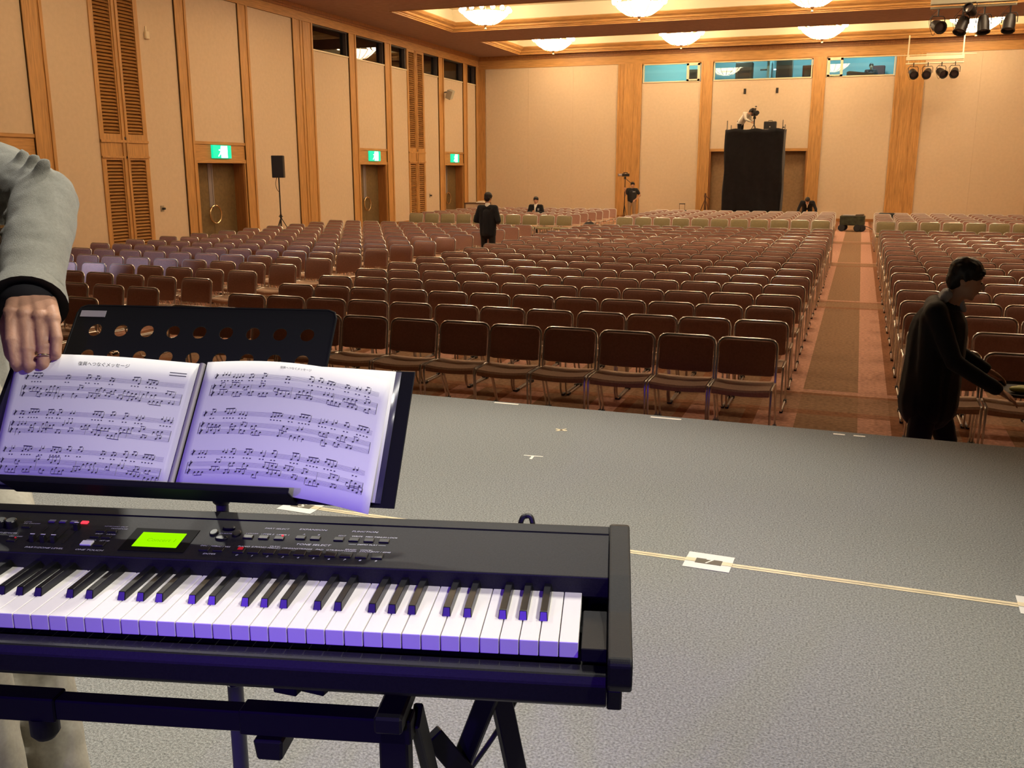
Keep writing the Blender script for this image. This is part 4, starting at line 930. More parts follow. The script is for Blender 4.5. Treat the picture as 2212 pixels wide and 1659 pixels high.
I, F = score(left_page, True, [(.79, .07, .955), (.50, .05, .95), (.21, .04, .95)], 11, ('復興へつなぐメッセージ', .0075, .50, .925, True))
P_(I, 'printed_notes', 'ink'); P_(F, 'printed_staves', 'ink_faint')
I, F = score(right_page, False, [(.86, .06, .95), (.56, .05, .95), (.26, .04, .95)], 5, ('復興へつなぐメッセージ', .0045, .50, .955, False))
P_(I, 'printed_notes', 'ink'); P_(F, 'printed_staves', 'ink_faint')

# ------------------------------------------------------------------ tape and paper marks on the stage
zt = ZS + .0012
o = MB().box(-2.6, 1.4, 3.285, 3.298, ZS, zt).box(-2.6, 1.4, 3.302, 3.318, ZS, zt).build('floor_tape', 'tape_cream'); tag(o, 'long cream adhesive tape line running across the grey stage', 'tape')
def mark(x, txt, lb):
    r = root('number_card', (x, 3.305, ZS), R_(-1.5), lb, 'number card', 'numbered cards along the tape')
    MB().box(-.085, .085, -.072, .072, .0005, .0018).build('sheet', 'paper_white', r); MB().box(-.048, .048, -.024, .020, .0018, .0026).build('print', 'dark_print', r)
    for a, b in ((-.086, -.049), (.049, .086)): MB().box(a, b, -.016, .015, .0022, .0030).build('tape', 'tape_cream', r)
    tv, tf = text_faces(txt, .056, 'CENTER', .1, 1.1); MB().add([(x_ - .002, y_ - .002, .0028) for x_, y_ in tv], tf).build('numeral', 'tape_white', r)
mark(-.425, '7', 'white card with numeral seven taped on the stage'); mark(-2.165, '5', 'white card with numeral five half hidden under the music binder'); mark(.685, '8', 'white number card cut by the picture edge at the tape end'); mark(-1.295, '6', 'white number card on the tape line hidden behind the piano')
for (a, b, y, lb) in ((-2.05, -1.89, 5.315, 'white tape strip on the stage edge nearest the binder'), (-1.06, -.88, 5.30, 'white tape strip at the middle of the stage edge'), (-.04, .02, 5.285, 'short white tape strip on the stage edge by the aisle'), (.065, .125, 5.285, 'second short white tape strip on the stage edge by the aisle')):
    o = MB().box(a, b, y - .012, y + .012, ZS, zt + .001).build('edge_tape', 'tape_white'); tag(o, lb, 'tape', 'white tape strips on the stage edge')
r = root('cross_mark', (-1.47, 4.85, ZS), R_(20), 'small cream tape cross on the stage carpet', 'tape')
for a in (35, -35): MB().obox((0, 0, .001), (.036 * math.cos(R_(a)), .036 * math.sin(R_(a)), 0), (-.007 * math.sin(R_(a)), .007 * math.cos(R_(a)), 0), (0, 0, .0008)).build('strip', 'tape_cream', r)
r = root('tee_mark', (-1.46, 4.33, ZS), R_(5), 'thin pale tape tee mark on the stage carpet', 'tape')
MB().box(-.05, .05, .0, .010, .0003, .0014).build('strip', 'tape_white', r); MB().box(-.008, .006, -.05, 0, .0003, .0014).build('strip', 'tape_white', r)
# ================================================================== PEOPLE
STAND = dict(pelvis=(0, 0, .93), chest=(0, 0, 1.24), neck=(0, .01, 1.42), head=(0, -.015, 1.565), shL=(.185, .01, 1.37), elL=(.25, .03, 1.10), wrL=(.26, -.03, .86), shR=(-.185, .01, 1.37), elR=(-.25, .03, 1.10), wrR=(-.26, -.03, .86),
             hipL=(.09, 0, .90), knL=(.105, -.01, .50), anL=(.11, .04, .09), hipR=(-.09, 0, .90), knR=(-.105, -.01, .50), anR=(-.11, .04, .09), hp=(0, 0, 0))
def hand_prims(mb, el, wr, left, curl=.5):
    el, wr = Vector(el), Vector(wr); d = (wr - el).normalized(); s = d.cross(Vector((0, -1, 0)))
    s = s.normalized() if s.length > .2 else Vector((1, 0, 0)); nrm = s.cross(d); sg = 1 if left else -1
    mb.cap(wr + d * .03 - s * .015, wr + d * .075 - s * .022, .019, .014, 8); mb.cap(wr + d * .03 + s * .015, wr + d * .075 + s * .022, .019, .014, 8)
    for k, (o, l) in enumerate(((-.033, .058), (-.011, .072), (.011, .068), (.033, .052))):
        a = wr + d * .088 + s * o; b = a + d * l * .55 - nrm * l * .25 * curl; c = b + d * l * .3 - nrm * l * .55 * curl; mb.cap(a, b, .0095, .0085, 7); mb.cap(b, c, .0085, .0075, 7)
    t0 = wr + d * .03 - s * .03 * sg; t1 = t0 + d * .035 - s * .028 * sg; mb.cap(t0, t1, .012, .010, 7); mb.cap(t1, t1 + d * .028 - s * .006 * sg, .010, .008, 7)
def human(name, label, loc, rz, J, top, bottom, hair='hair', shirt=None, short=False, vox=.011, skin='skin_far', group=None, coat=0.0, no_eyes=False, scale=1.0, bulk=0.0):
    j = {k: Vector(v) for k, v in {**STAND, **J}.items()}; r = root('person', loc, rz, label, 'person', group); r.scale = (scale,) * 3
    Rh = Matrix.Rotation(R_(j['hp'].z), 3, 'Z') @ Matrix.Rotation(R_(j['hp'].x), 3, 'X')
    H = lambda x, y, z: j['head'] + Rh @ Vector((x, y, z))
    b = MB()
    b.cap(j['pelvis'], j['chest'], .105, .11); b.cap(j['hipL'], j['shL'] - Vector((.05, 0, .06)) * 1, .08, .07); b.cap(j['hipR'], j['shR'] - Vector((-.05, 0, .06)), .08, .07); b.cap(j['shL'], j['shR'], .055)
    b.cap(j['chest'], j['neck'], .08, .052); b.cap(j['neck'], H(0, .012, -.05), .052, .050)
    b.ell(H(0, .012, .025), (.074, .092, .088), Rh); b.ell(H(0, -.018, -.045), (.058, .068, .068), Rh); b.cap(H(0, -.095, .0), H(0, -.103, -.028), .010, .013, 8); b.ell(H(0, -.078, -.062), (.024, .014, .010), Rh, 8); b.ell(H(0, -.055, -.098), (.026, .024, .020), Rh, 8)
    for s in (-1, 1): b.ell(H(.074 * s, .012, -.012), (.012, .022, .032), Rh, 8)
    for S_, L in (('L', True), ('R', False)):
        b.cap(j['sh' + S_], j['el' + S_], .045, .036); b.cap(j['el' + S_], j['wr' + S_], .036, .024); hand_prims(b, j['el' + S_], j['wr' + S_], L)
        b.cap(j['hip' + S_], j['kn' + S_], .072, .050); b.cap(j['kn' + S_], j['an' + S_], .048, .034); b.cap(j['an' + S_], j['an' + S_] + Vector((0, -.12, -.05)), .034, .028)
    remesh(b, 'body', skin, vox, 2, r)
    t = MB()
    t.cap(j['pelvis'] - Vector((0, 0, coat)), j['chest'], .135 + bulk, .125 + bulk); t.cap(j['hipL'] - Vector((0, 0, coat)), j['shL'] - Vector((.045, 0, .05)), .098, .085); t.cap(j['hipR'] - Vector((0, 0, coat)), j['shR'] - Vector((-.045, 0, .05)), .098, .085)
    t.cap(j['shL'], j['shR'], .068); t.cap(j['chest'], j['neck'] - (j['neck'] - j['chest']) * .18, .10, .062)
    for S_ in 'LR':
        e = j['el' + S_]
        if short: t.cap(j['sh' + S_], j['sh' + S_].lerp(e, .62), .066, .068)
        else: t.cap(j['sh' + S_], e, .066, .054); t.cap(e, j['wr' + S_].lerp(e, .06), .054, .042)
    remesh(t, 'jacket' if not short and shirt else 'shirt', top, vox * 1.15, 2, r, noise=.012, nscale=.12)
    q = MB(); q.cap(j['pelvis'], j['pelvis'] + Vector((0, 0, .02)), .13)
    for S_ in 'LR': q.cap(j['hip' + S_], j['kn' + S_], .094, .068); q.cap(j['kn' + S_], j['an' + S_] + Vector((0, 0, .0)), .068, .058)
    remesh(q, 'trousers', bottom, vox * 1.2, 2, r, noise=.010, nscale=.15)
    for S_ in 'LR': MB().cap(j['an' + S_] + Vector((0, .02, -.045)), j['an' + S_] + Vector((0, -.16, -.055)), .042, .036).build('shoe', 'glide', r, smooth='all')
    h = MB(); h.ell(H(0, .022, .050), (.090, .104, .088), Rh); h.ell(H(0, .060, .0), (.076, .060, .085), Rh)
    for s in (-1, 1): h.cap(H(.070 * s, .03, .05), H(.076 * s, .012, .0), .022, .014, 8)
    h.cap(H(-.05, -.066, .062), H(.05, -.066, .068), .018, .020, 8)
    remesh(h, 'hair', hair, .008, 1, r, noise=.012, nscale=.03)
    if not no_eyes:
        for s in (-1, 1): MB().ell(H(.030 * s, -.083, .004), (.013, .006, .006), Rh, 8).build('eye', 'eye', r)
        MB().ell(H(0, -.090, -.062), (.020, .006, .004), Rh, 8).build('mouth', 'rack_red', r)
    if shirt:
        f = (j['chest'] - j['pelvis']).normalized(); fr = Vector((1, 0, 0)).cross(f).normalized(); fr = fr if fr.y < 0 else -fr
        s_ = MB(); a = j['neck'] + fr * .045 + Vector((0, 0, -.02)); c = j['chest'].lerp(j['pelvis'], .45) + fr * .145; sd = Vector((1, 0, 0))
        mid = j['chest'] + fr * .138 + f * .06
        s_.cap(a + sd * .03, mid, .030, .022, 8); s_.cap(a - sd * .03, mid, .030, .022, 8); s_.cap(mid, c, .030, .012, 8); s_.cap(j['neck'] + Vector((0, 0, .015)), j['neck'] - Vector((0, 0, .01)), .062, .066, 10)
        remesh(s_, 'shirt', shirt, .009, 1, r)
    return r
# man seen from behind in the aisle
human('person', 'person in a black suit standing in the aisle with back turned', (-7.77, 19.8, 0), R_(176), dict(elL=(.285, .05, 1.09), wrL=(.17, -.20, 1.02), elR=(-.285, .05, 1.09), wrR=(-.15, -.22, 1.03), head=(0, -.03, 1.575), hp=(12, 0, 0)), 'suit_black', 'suit_black', shirt='shirt_white', coat=.12, scale=1.0)
# seated man with a badge on his blazer
SIT = dict(pelvis=(0, 0, .54), chest=(0, .02, .84), neck=(0, .02, 1.02), head=(0, -.005, 1.165), shL=(.19, .02, .97), shR=(-.19, .02, .97), hipL=(.09, -.02, .52), hipR=(-.09, -.02, .52), knL=(.13, -.40, .50), knR=(-.13, -.40, .50), anL=(.13, -.40, .09), anR=(-.13, -.40, .09), elL=(.26, -.02, .74), wrL=(.06, -.24, .76), elR=(-.26, -.02, .74), wrR=(-.05, -.25, .80))
sm = human('person', 'person in a dark blazer and white shirt seated behind the olive chairs', (-10.42, 31.05, 0), R_(4), SIT, 'suit_black', 'suit_black', shirt='shirt_white')
MB().box(.095, .155, -.150, -.142, .83, .91).build('badge', 'crest', sm)
# person in T-shirt beside a camera pole
tm = human('person', 'person in a black T-shirt and khaki trousers holding a camera pole', (-9.12, 40.0, 0), R_(0), dict(elL=(.34, .04, 1.12), wrL=(.17, -.06, .96), elR=(-.27, -.04, 1.12), wrR=(-.27, -.16, 1.32), head=(.02, -.015, 1.555), hp=(0, 0, 10)), 'shirt_dark', 'khaki', short=True)
MB().box(.06, .17, -.140, -.132, 1.26, 1.30).build('chest_print', 'crest', tm)
# cameraman bending over on the tower
human('person', 'person in a white shirt bending to a camera on the draped tower', (-4.98, 41.95, 3.20), R_(68), dict(pelvis=(0, .03, .90), chest=(0, -.18, 1.17), neck=(0, -.33, 1.29), head=(0, -.47, 1.33), shL=(.19, -.25, 1.28), shR=(-.19, -.25, 1.28), elL=(.20, -.36, 1.05), wrL=(.10, -.50, .96), elR=(-.20, -.34, 1.04), wrR=(-.08, -.50, .95), hp=(38, 0, 0)), 'shirt_white', 'suit_black')
# person stooping behind the last chairs
human('person', 'person in a dark jacket and tie stooping low near the far wall', (-1.84, 37.4, 0), R_(2), dict(pelvis=(0, .34, .84), chest=(0, .12, .98), neck=(0, -.02, 1.02), head=(0, -.13, 1.06), shL=(.20, .05, 1.0), shR=(-.20, .05, 1.0), elL=(.31, -.02, .76), wrL=(.35, -.12, .52), elR=(-.30, -.02, .76), wrR=(-.35, -.12, .52), hipL=(.10, .34, .82), hipR=(-.10, .34, .82), knL=(.12, .12, .46), knR=(-.12, .12, .46), anL=(.12, .25, .09), anR=(-.12, .25, .09), hp=(42, 0, 0)), 'suit_black', 'suit_black', shirt='shirt_white')
# person behind the projection window
human('person', 'person with long dark hair seated behind the projection room window', (.02, 45.55, 5.4), R_(0), SIT, 'shirt_dark', 'shirt_dark')
# person walking past in front of the first row
wk_ = human('person', 'person in a black suit walking past in front of the stage', (.50, 6.32, 0), R_(90), dict(pelvis=(0, .0, .92), chest=(0, -.02, 1.23), neck=(0, -.08, 1.41), head=(0, -.15, 1.545), shL=(.18, -.0, 1.36), shR=(-.18, .02, 1.36), elR=(-.24, -.10, 1.08), wrR=(-.22, -.36, .92), elL=(.24, -.08, 1.10), wrL=(.20, -.34, .96), hipL=(.09, .0, .89), hipR=(-.09, .0, .89), knL=(.10, -.14, .50), anL=(.10, -.12, .09), knR=(-.10, .05, .47), anR=(-.10, .30, .13), hp=(14, 0, -4)), 'suit_black', 'suit_black', coat=.16, vox=.010, bulk=.045)
cl = MB(); cl.cap((-.05, -.045, 1.455), (.05, -.045, 1.455), .032); cl.cap((0, -.11, 1.43), (0, -.15, 1.36), .030, .018); cl.cap((-.07, -.03, 1.435), (.07, -.03, 1.435), .030); remesh(cl, 'collar', 'shirt_grey', .009, 1, wk_)
r = root('serving_tray', (1.02, 6.34, .87), R_(0), 'dark flat tray carried by the walking person', 'tray')
MB().lathe([(.0, 0), (.20, 0), (.215, .02), (.21, .022), (.197, .006), (0, .006)], 24).build('dish', 'bag_black', r, smooth=True)
r = root('lime_cloth', (1.0, 6.28, .877), 0, 'yellow green folded cloth on the carried tray', 'cloth'); MB().ell((0, 0, .02), (.06, .045, .02)).build('fold', 'lime', r, smooth='all'); MB().ell((.02, .02, .03), (.04, .03, .012)).build('fold', 'lime', r, smooth='all')
r = root('small_cup', (1.10, 6.30, .877), 0, 'small shiny white cup on the carried tray', 'cup'); MB().lathe([(.02, 0), (.024, .003), (.032, .05), (.030, .05), (.022, .006)], 16).build('body', 'tape_white', r, smooth=True); MB().tube(arc((.032, .028), .014, -80, 80, 6), .004, 6).build('handle', 'tape_white', r)

# ------------------------------------------------------------------ musician with the grey sleeve
mu = root('person', (-1.80, 1.42, ZS), R_(80), 'person in a grey suit turning the page with the left hand', 'person')
V3 = Vector
sh, el, wr = V3((-1.665, 1.475, 2.195)), V3((-1.386, 1.341, 2.150)), V3((-1.252, 1.160, 2.006))
mcp = [V3(p) for p in ((-1.233, 1.103, 1.982), (-1.213, 1.109, 1.978), (-1.191, 1.117, 1.975), (-1.172, 1.123, 1.970))]
pip = [V3(p) for p in ((-1.213, 1.079, 1.943), (-1.189, 1.085, 1.929), (-1.166, 1.094, 1.932), (-1.148, 1.103, 1.946))]
dip = [V3(p) for p in ((-1.200, 1.070, 1.909), (-1.181, 1.076, 1.906), (-1.160, 1.084, 1.909), (-1.143, 1.094, 1.925))]
tip = [V3(p) for p in ((-1.204, 1.080, 1.894), (-1.188, 1.086, 1.888), (-1.172, 1.092, 1.890), (-1.155, 1.103, 1.909))]
h = MB()
h.cap(el, wr, .038, .027); h.cap(wr + V3((.014, .008, 0)), mcp[3], .021, .012, 10); h.cap(wr + V3((.004, .002, 0)), mcp[2], .023, .0125, 10); h.cap(wr + V3((-.004, -.002, 0)), mcp[1], .023, .0130, 10); h.cap(wr + V3((-.012, -.006, 0)), mcp[0], .021, .0125, 10)
for k in range(4):
    a = (.0108, .0112, .0106, .0092)[k]
    h.ell(mcp[k] + V3((.001, -.002, .002)), (.0125, .0125, .0115)); h.cap(mcp[k], pip[k], a * 1.04, a * .95, 10); h.ell(pip[k], (a * 1.02,) * 3); h.cap(pip[k], dip[k], a * .92, a * .86, 10); h.cap(dip[k], tip[k], a * .86, a * .74, 10)
th = [V3(p) for p in ((-1.262, 1.140, 1.988), (-1.262, 1.118, 1.955), (-1.238, 1.098, 1.917), (-1.214, 1.096, 1.888))]
h.cap(wr + V3((-.01, -.006, -.004)), th[1], .019, .0145, 10); h.cap(th[1], th[2], .0135, .0115, 10); h.cap(th[2], th[3], .0115, .0095, 10)
# rest of the body (outside the frame)
tc = V3((-1.90, 1.46, 0)); zz = lambda z: V3((tc.x, tc.y, ZS + z))
lf = V3((-.10, .99, 0)).normalized(); fw_ = V3((.99, .10, 0))
h.cap(zz(.93), zz(1.24), .105, .11); h.cap(sh, zz(1.37) - lf * .19, .05); h.cap(zz(1.24), zz(1.45), .08, .052); h.ell(zz(1.60) + fw_ * .03, (.09, .075, .10)); h.ell(zz(1.54) + fw_ * .05, (.065, .058, .07)); h.cap(zz(1.58) + fw_ * .12, zz(1.555) + fw_ * .125, .010, .013, 8)
h.cap(zz(1.43), zz(1.54), .052, .05); h.cap(sh, el, .045, .038)
rs = zz(1.37) - lf * .19; re = rs + V3((.05, -.04, -.28)); rw = re + V3((.18, .02, -.14)); h.cap(rs, re, .045, .038); h.cap(re, rw, .038, .026); hand_prims(h, re, rw, False)
hl, hr_ = zz(.90) + lf * .09, zz(.90) - lf * .09; kl, kr = V3((-1.59, 1.36, ZS + .50)), V3((-1.56, 1.20, ZS + .50)); al, ar = V3((-1.46, 1.29, ZS + .09)), V3((-1.45, 1.13, ZS + .09))
for a, k, n in ((hl, kl, al), (hr_, kr, ar)): h.cap(a, k, .075, .05); h.cap(k, n, .05, .036); h.cap(n, n + V3((.13, 0, -.05)), .034, .028)
remesh(h, 'body', 'skin', .0028, 2, mu, world=True)
j = MB(); cuff = el.lerp(wr, 1.02); ax = (wr - el).normalized()
j.cap(sh, el, .068, .054); j.tube([el + ax * .0, el + ax * .05, cuff - ax * .05, cuff + ax * .012], [.055, .055, .052, .055], 24); j.cap(el + V3((-.01, 0, -.01)), el + V3((.005, -.005, -.01)), .056)
for q, w, rr in ((.12, .035, .012), (.30, .03, .010), (.50, .032, .009)):       # creases of the sleeve
    c = el.lerp(cuff, q); sd = ax.cross(V3((0, 0, 1))).normalized(); j.cap(c - sd * .045 + V3((0, -.028, .006)), c + sd * .03 + V3((0, -.040, -.012)), rr, rr * .8, 8)
for q, rr in ((.55, .014), (.75, .015), (.92, .014)):
    c = sh.lerp(el, q); j.cap(c + V3((-.02, -.05, -.05)), c + V3((.05, -.03, .055)), rr, rr * .8, 8)
j.cap(zz(.80), zz(1.24), .145, .135); j.cap(zz(.80) + lf * .09, zz(1.30) + lf * .11, .105, .085); j.cap(zz(.80) - lf * .09, zz(1.30) - lf * .11, .105, .085); j.cap(sh - lf * .05, rs, .075, .075); j.cap(rs, re, .075, .060); j.cap(re, rw.lerp(re, .1), .058, .05); j.cap(zz(1.24), zz(1.42), .10, .065)
jk = remesh(j, 'jacket', 'suit_grey', .0065, 2, mu, world=True, noise=.012, nscale=.07)
cf = MB(); cf.tube([cuff - ax * .04, cuff + ax * .012, cuff + ax * .026], [.046, .0575, .059], 24, caps=False); cf.tube([cuff + ax * .026, cuff + ax * .022, cuff + ax * .018], [.0588, .048, .03], 24, 1, caps=False)
cf.build('cuff', ['suit_grey', 'shirt_dark'], mu, smooth='all', world=True)
MB().tube([cuff - ax * .02, cuff + ax * .030], [.044, .042], 20).build('shirt_cuff', 'shirt_dark', mu, smooth='all', world=True)
t = MB(); t.cap(zz(.92), zz(.95), .14)
for a, k, n in ((hl, kl, al), (hr_, kr, ar)): t.cap(a, k, .098, .075); t.cap(k, n, .075, .064)
remesh(t, 'trousers', 'trousers_grey', .012, 2, mu, world=True, noise=.02, nscale=.12)
for n in (al, ar): MB().cap(n + V3((-.02, 0, -.045)), n + V3((.17, 0, -.055)), .042, .036).build('shoe', 'glide', mu, smooth='all', world=True)
hh = MB(); hh.ell(zz(1.63) - fw_ * .0, (.100, .092, .085)); remesh(hh, 'hair', 'hair', .008, 1, mu, world=True, noise=.01, nscale=.03)
rd = (dip[2] - pip[2]).normalized(); c0 = pip[2].lerp(dip[2], .55); s1 = rd.cross(V3((0, 1, 0))).normalized(); s2 = rd.cross(s1)
MB().tube([c0 + s1 * .0108 * math.cos(2 * math.pi * q / 20) + s2 * .0108 * math.sin(2 * math.pi * q / 20) for q in range(20)], .0016, 6, closed=True).build('ring', 'gold', mu, smooth='all', world=True)
for k in range(4):
    d_ = (tip[k] - dip[k]).normalized(); c = tip[k].lerp(dip[k], .15) + V3((0, -.0068, .001)); MB().ell(c, (.0055, .0016, .0068)).build('nail', 'nail', mu, smooth='all', world=True)

# ================================================================== FAR END OF THE HALL
# draped camera tower
tw = root('camera_tower', (-4.32, 41.9, 0), 0, 'tall platform tower draped in black cloth at the far wall', 'tower')
dr = MB(); nx, nz = 48, 24; vs = []
def drape(u, v, off):      # u round three sides, v height
    W2, D2 = 1.18, .7
    per = [(-W2, D2), (-W2, -D2), (W2, -D2), (W2, D2)]; L = [2 * D2, 2 * W2, 2 * D2]; tot = sum(L); q = u * tot
    for k in range(3):
        if q <= L[k] + 1e-9: t = q / L[k]; x = per[k][0] + (per[k + 1][0] - per[k][0]) * t; y = per[k][1] + (per[k + 1][1] - per[k][1]) * t; nrm = ((-1, 0), (0, -1), (1, 0))[k]; break
        q -= L[k]
    w = .025 * math.sin(u * 60 + 3 * v) + .02 * math.sin(u * 23 + 9 * v) + .015 * math.sin(14 * v + u * 11); w *= .4 + .6 * (1 - v)
    z = v * (3.83 + .03 * math.sin(u * 40)); k = 1.0 + .02 * (1 - v)
    return (x * k + nrm[0] * (w + off), y * k + nrm[1] * (w + off), z)
for off in (0, -.01):
    for jz in range(nz + 1):
        for i in range(nx + 1): vs.append(drape(i / nx, jz / nz, off))
w1 = nx + 1; o1 = w1 * (nz + 1); fs = []
for jz in range(nz):
    for i in range(nx): fs += [(jz * w1 + i, jz * w1 + i + 1, (jz + 1) * w1 + i + 1, (jz + 1) * w1 + i), (o1 + jz * w1 + i, o1 + (jz + 1) * w1 + i, o1 + (jz + 1) * w1 + i + 1, o1 + jz * w1 + i + 1)]
for i in range(nx): fs.append((nz * w1 + i, nz * w1 + i + 1, o1 + nz * w1 + i + 1, o1 + nz * w1 + i))
dr.add(vs, fs).build('drape', 'black_cloth', tw, smooth='all')
MB().box(-1.1, 1.1, -.65, .65, 3.12, 3.19).build('deck', 'table_brown', tw)
for x in (-1.12, 1.12):
    for y in (-.64, .64): MB().tube([(x, y, 0), (x, y, 4.18 if y < 0 else 4.05)], .022, 8).build('post', 'pipe_grey', tw)
for y in (-.64, .64): MB().tube([(-1.12, y, 3.80), (1.12, y, 3.80)], .02, 8).build('rail', 'pipe_grey', tw)
for x in (-1.12, 1.12): MB().tube([(x, -.64, 3.80), (x, .64, 3.80)], .02, 8).build('rail', 'pipe_grey', tw)
MB().lathe([(.03, 0), (.06, .02), (.03, .05)], 8, (1.15, -.66, 3.86)).build('clamp', 'glide', tw)
# video camera on tripod
def tripod_cam(loc, rz, h, label_t, label_c, s=1.0):
    r = root('camera_tripod', loc, rz, label_t, 'tripod')
    for k in range(3):
        a = 2.094 * k + .5; MB().tube([(0, 0, h * .72), (.38 * s * math.cos(a), .38 * s * math.sin(a), .01)], .016, 6).build('leg', 'lamp_black', r)
    MB().tube([(0, 0, h * .66), (0, 0, h - .08)], .025, 8).build('column', 'lamp_black', r); MB().lathe([(.06, h - .12), (.06, h - .03), (.04, h)], 10).build('head', 'lamp_black', r); MB().tube([(0, 0, h - .06), (.05, .30, h - .22)], .012, 6).build('pan_handle', 'lamp_black', r)
    c = root('video_camera', (loc[0], loc[1], loc[2] + h), rz, label_c, 'camera')
    MB().box(-.07 * s, .07 * s, -.14 * s, .18 * s, .01, .17 * s).build('body', 'lamp_black', c, bevel=.01); MB().lathe([(.055 * s, -.14 * s), (.055 * s, -.26 * s), (.07 * s, -.27 * s), (.07 * s, -.33 * s), (.05 * s, -.33 * s)], 12, (0, 0, .09 * s), 'y').build('lens', 'lamp_black', c, smooth=True)
    MB().box(-.02, .02, -.10 * s, .10 * s, .22 * s, .25 * s).box(-.015, .015, -.09 * s, -.06 * s, .16 * s, .23 * s).box(-.015, .015, .06 * s, .09 * s, .16 * s, .23 * s).build('handle', 'lamp_black', c); MB().box(-.11 * s, -.05 * s, -.06 * s, .04 * s, .17 * s, .26 * s).build('viewfinder', 'lamp_black', c, bevel=.008)
    MB().cap((.02, -.12 * s, .30 * s), (.02, .02, .31 * s), .025).build('microphone', 'lamp_black', c, smooth='all')
tripod_cam((-4.40, 41.75, 3.19), R_(20), 1.18, 'black camera tripod standing on the draped tower', 'large black video camera on the draped tower', 1.25)
r = root('equipment_case', (-3.74, 41.7, 3.78), 0, 'black box case with a bright spot standing on the tower', 'case'); MB().box(-.25, .25, -.15, .15, 0, .36).build('body', 'speaker_black', r, bevel=.02); MB().tube([(-.08, 0, .36), (-.08, 0, .40), (.08, 0, .40), (.08, 0, .36)], .012, 6).build('handle', 'speaker_black', r); MB().lathe([(.025, 0), (.02, -.006)], 10, (0, -.15, .14), 'y').build('emblem', 'tape_white', r)
# pole camera held by the T-shirt person
r = root('camera_monopod', (-9.40, 39.85, 0), 0, 'thin dark camera pole held by the T-shirt person', 'tripod'); MB().tube([(0, 0, .02), (0, 0, 1.86)], .018, 8).build('pole', 'lamp_black', r); MB().tube([(0, 0, .75), (.17, -.1, .02)], .014, 6).build('leg', 'lamp_black', r); MB().tube([(0, 0, .75), (-.12, .15, .02)], .014, 6).build('leg', 'lamp_black', r); MB().tube([(0, 0, 1.84), (.26, -.02, 1.64)], .012, 6).build('pan_handle', 'lamp_black', r); MB().lathe([(.05, 1.80), (.05, 1.90)], 10).build('head', 'lamp_black', r)
r = root('video_camera', (-9.40, 39.85, 1.90), R_(-60), 'small video camera on top of the held pole', 'camera'); MB().box(-.06, .06, -.15, .17, .01, .13).build('body', 'lamp_black', r, bevel=.01); MB().lathe([(.05, -.15), (.05, -.25), (.06, -.26), (.06, -.30)], 10, (0, 0, .07), 'y').build('lens', 'tag_grey', r); MB().box(-.015, .015, -.08, .10, .15, .18).box(-.012, .012, -.07, -.04, .12, .16).box(-.012, .012, .06, .09, .12, .16).build('handle', 'lamp_black', r)
# folded tripod against the pilaster
r = root('light_tripod', (-6.42, 42.6, 0), 0, 'dark reddish tripod standing by the recessed doorway', 'tripod'); MB().tube([(0, 0, .3), (0, 0, 1.18)], .04, 8).build('column', 'table_brown', r); MB().box(-.05, .05, -.04, .04, 1.0, 1.10).build('head', 'table_brown', r)
for a in (-2.7, -.4, 1.5): MB().tube([(0, 0, .95), (.34 * math.cos(a), .34 * math.sin(a), .02)], .018, 6).build('leg', 'table_brown', r)
MB().tube([(.02, 0, 1.05), (.20, 0, .92)], .02, 6).build('pan_handle', 'table_brown', r)
# suitcase with raised handle
r = root('suitcase', (-7.24, 41.5, 0), 0, 'dark rolling suitcase with raised pull handle', 'suitcase'); MB().box(-.20, .20, -.12, .12, .04, .48).build('shell', 'bag_black', r, bevel=.03, seg=2); MB().tube([(-.115, .05, .46), (-.115, .05, .74)], .010, 6).build('pull_rod', 'table_brown', r); MB().tube([(.115, .05, .46), (.115, .05, .74)], .010, 6).build('pull_rod', 'table_brown', r); MB().bar((-.13, .05, .745), (.13, .05, .745), .03, .035).build('grip', 'glide', r, bevel=.008)
for x in (-.15, .15): MB().lathe([(.035, -.02), (.035, .02)], 10, (x, .08, .035), 'x').build('wheel', 'tyre', r)
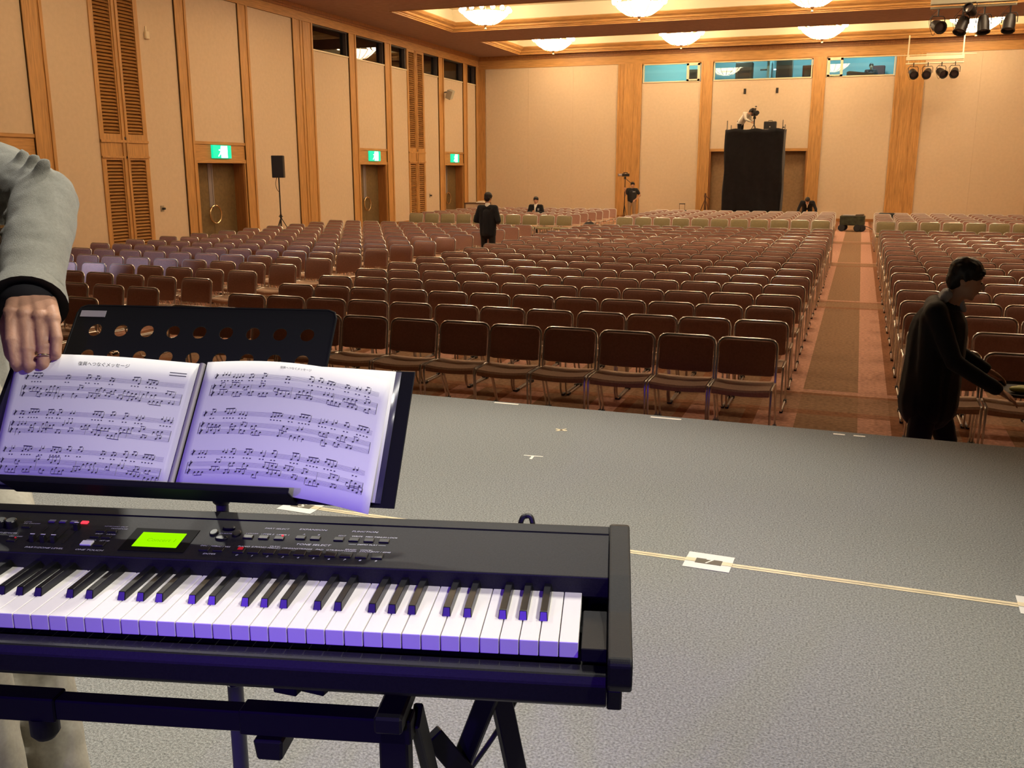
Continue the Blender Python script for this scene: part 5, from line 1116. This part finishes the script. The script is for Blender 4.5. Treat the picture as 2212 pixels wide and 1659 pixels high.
# utility cart
r = root('utility_cart', (-.20, 36.9, 0), R_(-4), 'dark green covered cart with black wheels in the aisle end', 'cart')
b = MB(); b.box(-.42, .42, -.28, .28, .22, .56); b.build('box', 'cart_green', r, bevel=.02); MB().obox((.24, -.02, .585), (.14, 0, .01), (0, .16, 0), (0, 0, .03)).build('bundle', 'rack_brown', r, bevel=.01); MB().obox((-.12, .0, .575), (.22, 0, 0), (0, .2, 0), (0, 0, .012)).build('cover', 'tag_grey', r, bevel=.005)
for x, y in ((-.34, -.24), (.20, -.26), (.36, -.24), (-.30, .24), (.32, .24)): MB().lathe([(.02, -.05), (.11, -.05), (.13, -.03), (.13, .03), (.11, .05), (.02, .05)], 16, (x, y, .13), 'y').build('wheel', 'tyre', r, smooth=True)
MB().tube(spline([(.42, 0, .2), (.6, -.05, .14), (.75, -.1, .06), (.95, -.2, .02)], 5), .012, 6).build('tow_rope', 'cable', r)
# table with papers by the corner
r = root('side_table', (-14.0, 34.6, 0), 0, 'small brown table with papers near the corner', 'table'); MB().box(-.45, .45, -.3, .3, .90, .94).build('top', 'table_brown', r, bevel=.006); MB().box(-.45, .45, -.28, -.26, .30, .90).build('front_panel', 'fabric', r)
for x in (-.42, .42):
    for y in (-.27, .27): MB().box(x - .02, x + .02, y - .02, y + .02, 0, .90).build('leg', 'table_brown', r)
r = root('paper_stack', (-13.86, 34.55, .94), R_(10), 'loose pile of white papers on the side table', 'papers'); MB().box(-.16, .16, -.11, .11, 0, .035).build('stack', 'tape_white', r, bevel=.004); MB().obox((.02, .02, .055), (.12, .02, .01), (-.02, .10, 0), (0, 0, .012)).build('top_sheet', 'tape_white', r)
# bags on chairs
def bag(loc, rz, s, lb):
    r = root('bag', loc, rz, lb, 'bag'); q = MB(); q.ell((0, 0, .11 * s), (.20 * s, .13 * s, .12 * s)); q.ell((.05 * s, 0, .15 * s), (.12 * s, .10 * s, .09 * s)); remesh(q, 'bag_body', 'bag_black', .012, 1, r, noise=.02, nscale=.06); MB().tube(arc((0, .22 * s), .07 * s, 0, 180, 8), .008, 6).build('strap', 'bag_black', r)
bag((-7.66, 27.9, .45), .2, .9, 'black bag lying at the aisle end of the olive chairs')
r = root('backpack', (.86, 33.55, .455), .0, 'black backpack on a rear chair across the aisle', 'bag'); MB().box(-.26, .26, -.14, .10, 0, .36).build('body', 'bag_black', r, bevel=.06, seg=2); MB().box(-.2, .2, -.18, -.13, .04, .22).build('pocket', 'bag_black', r, bevel=.02)
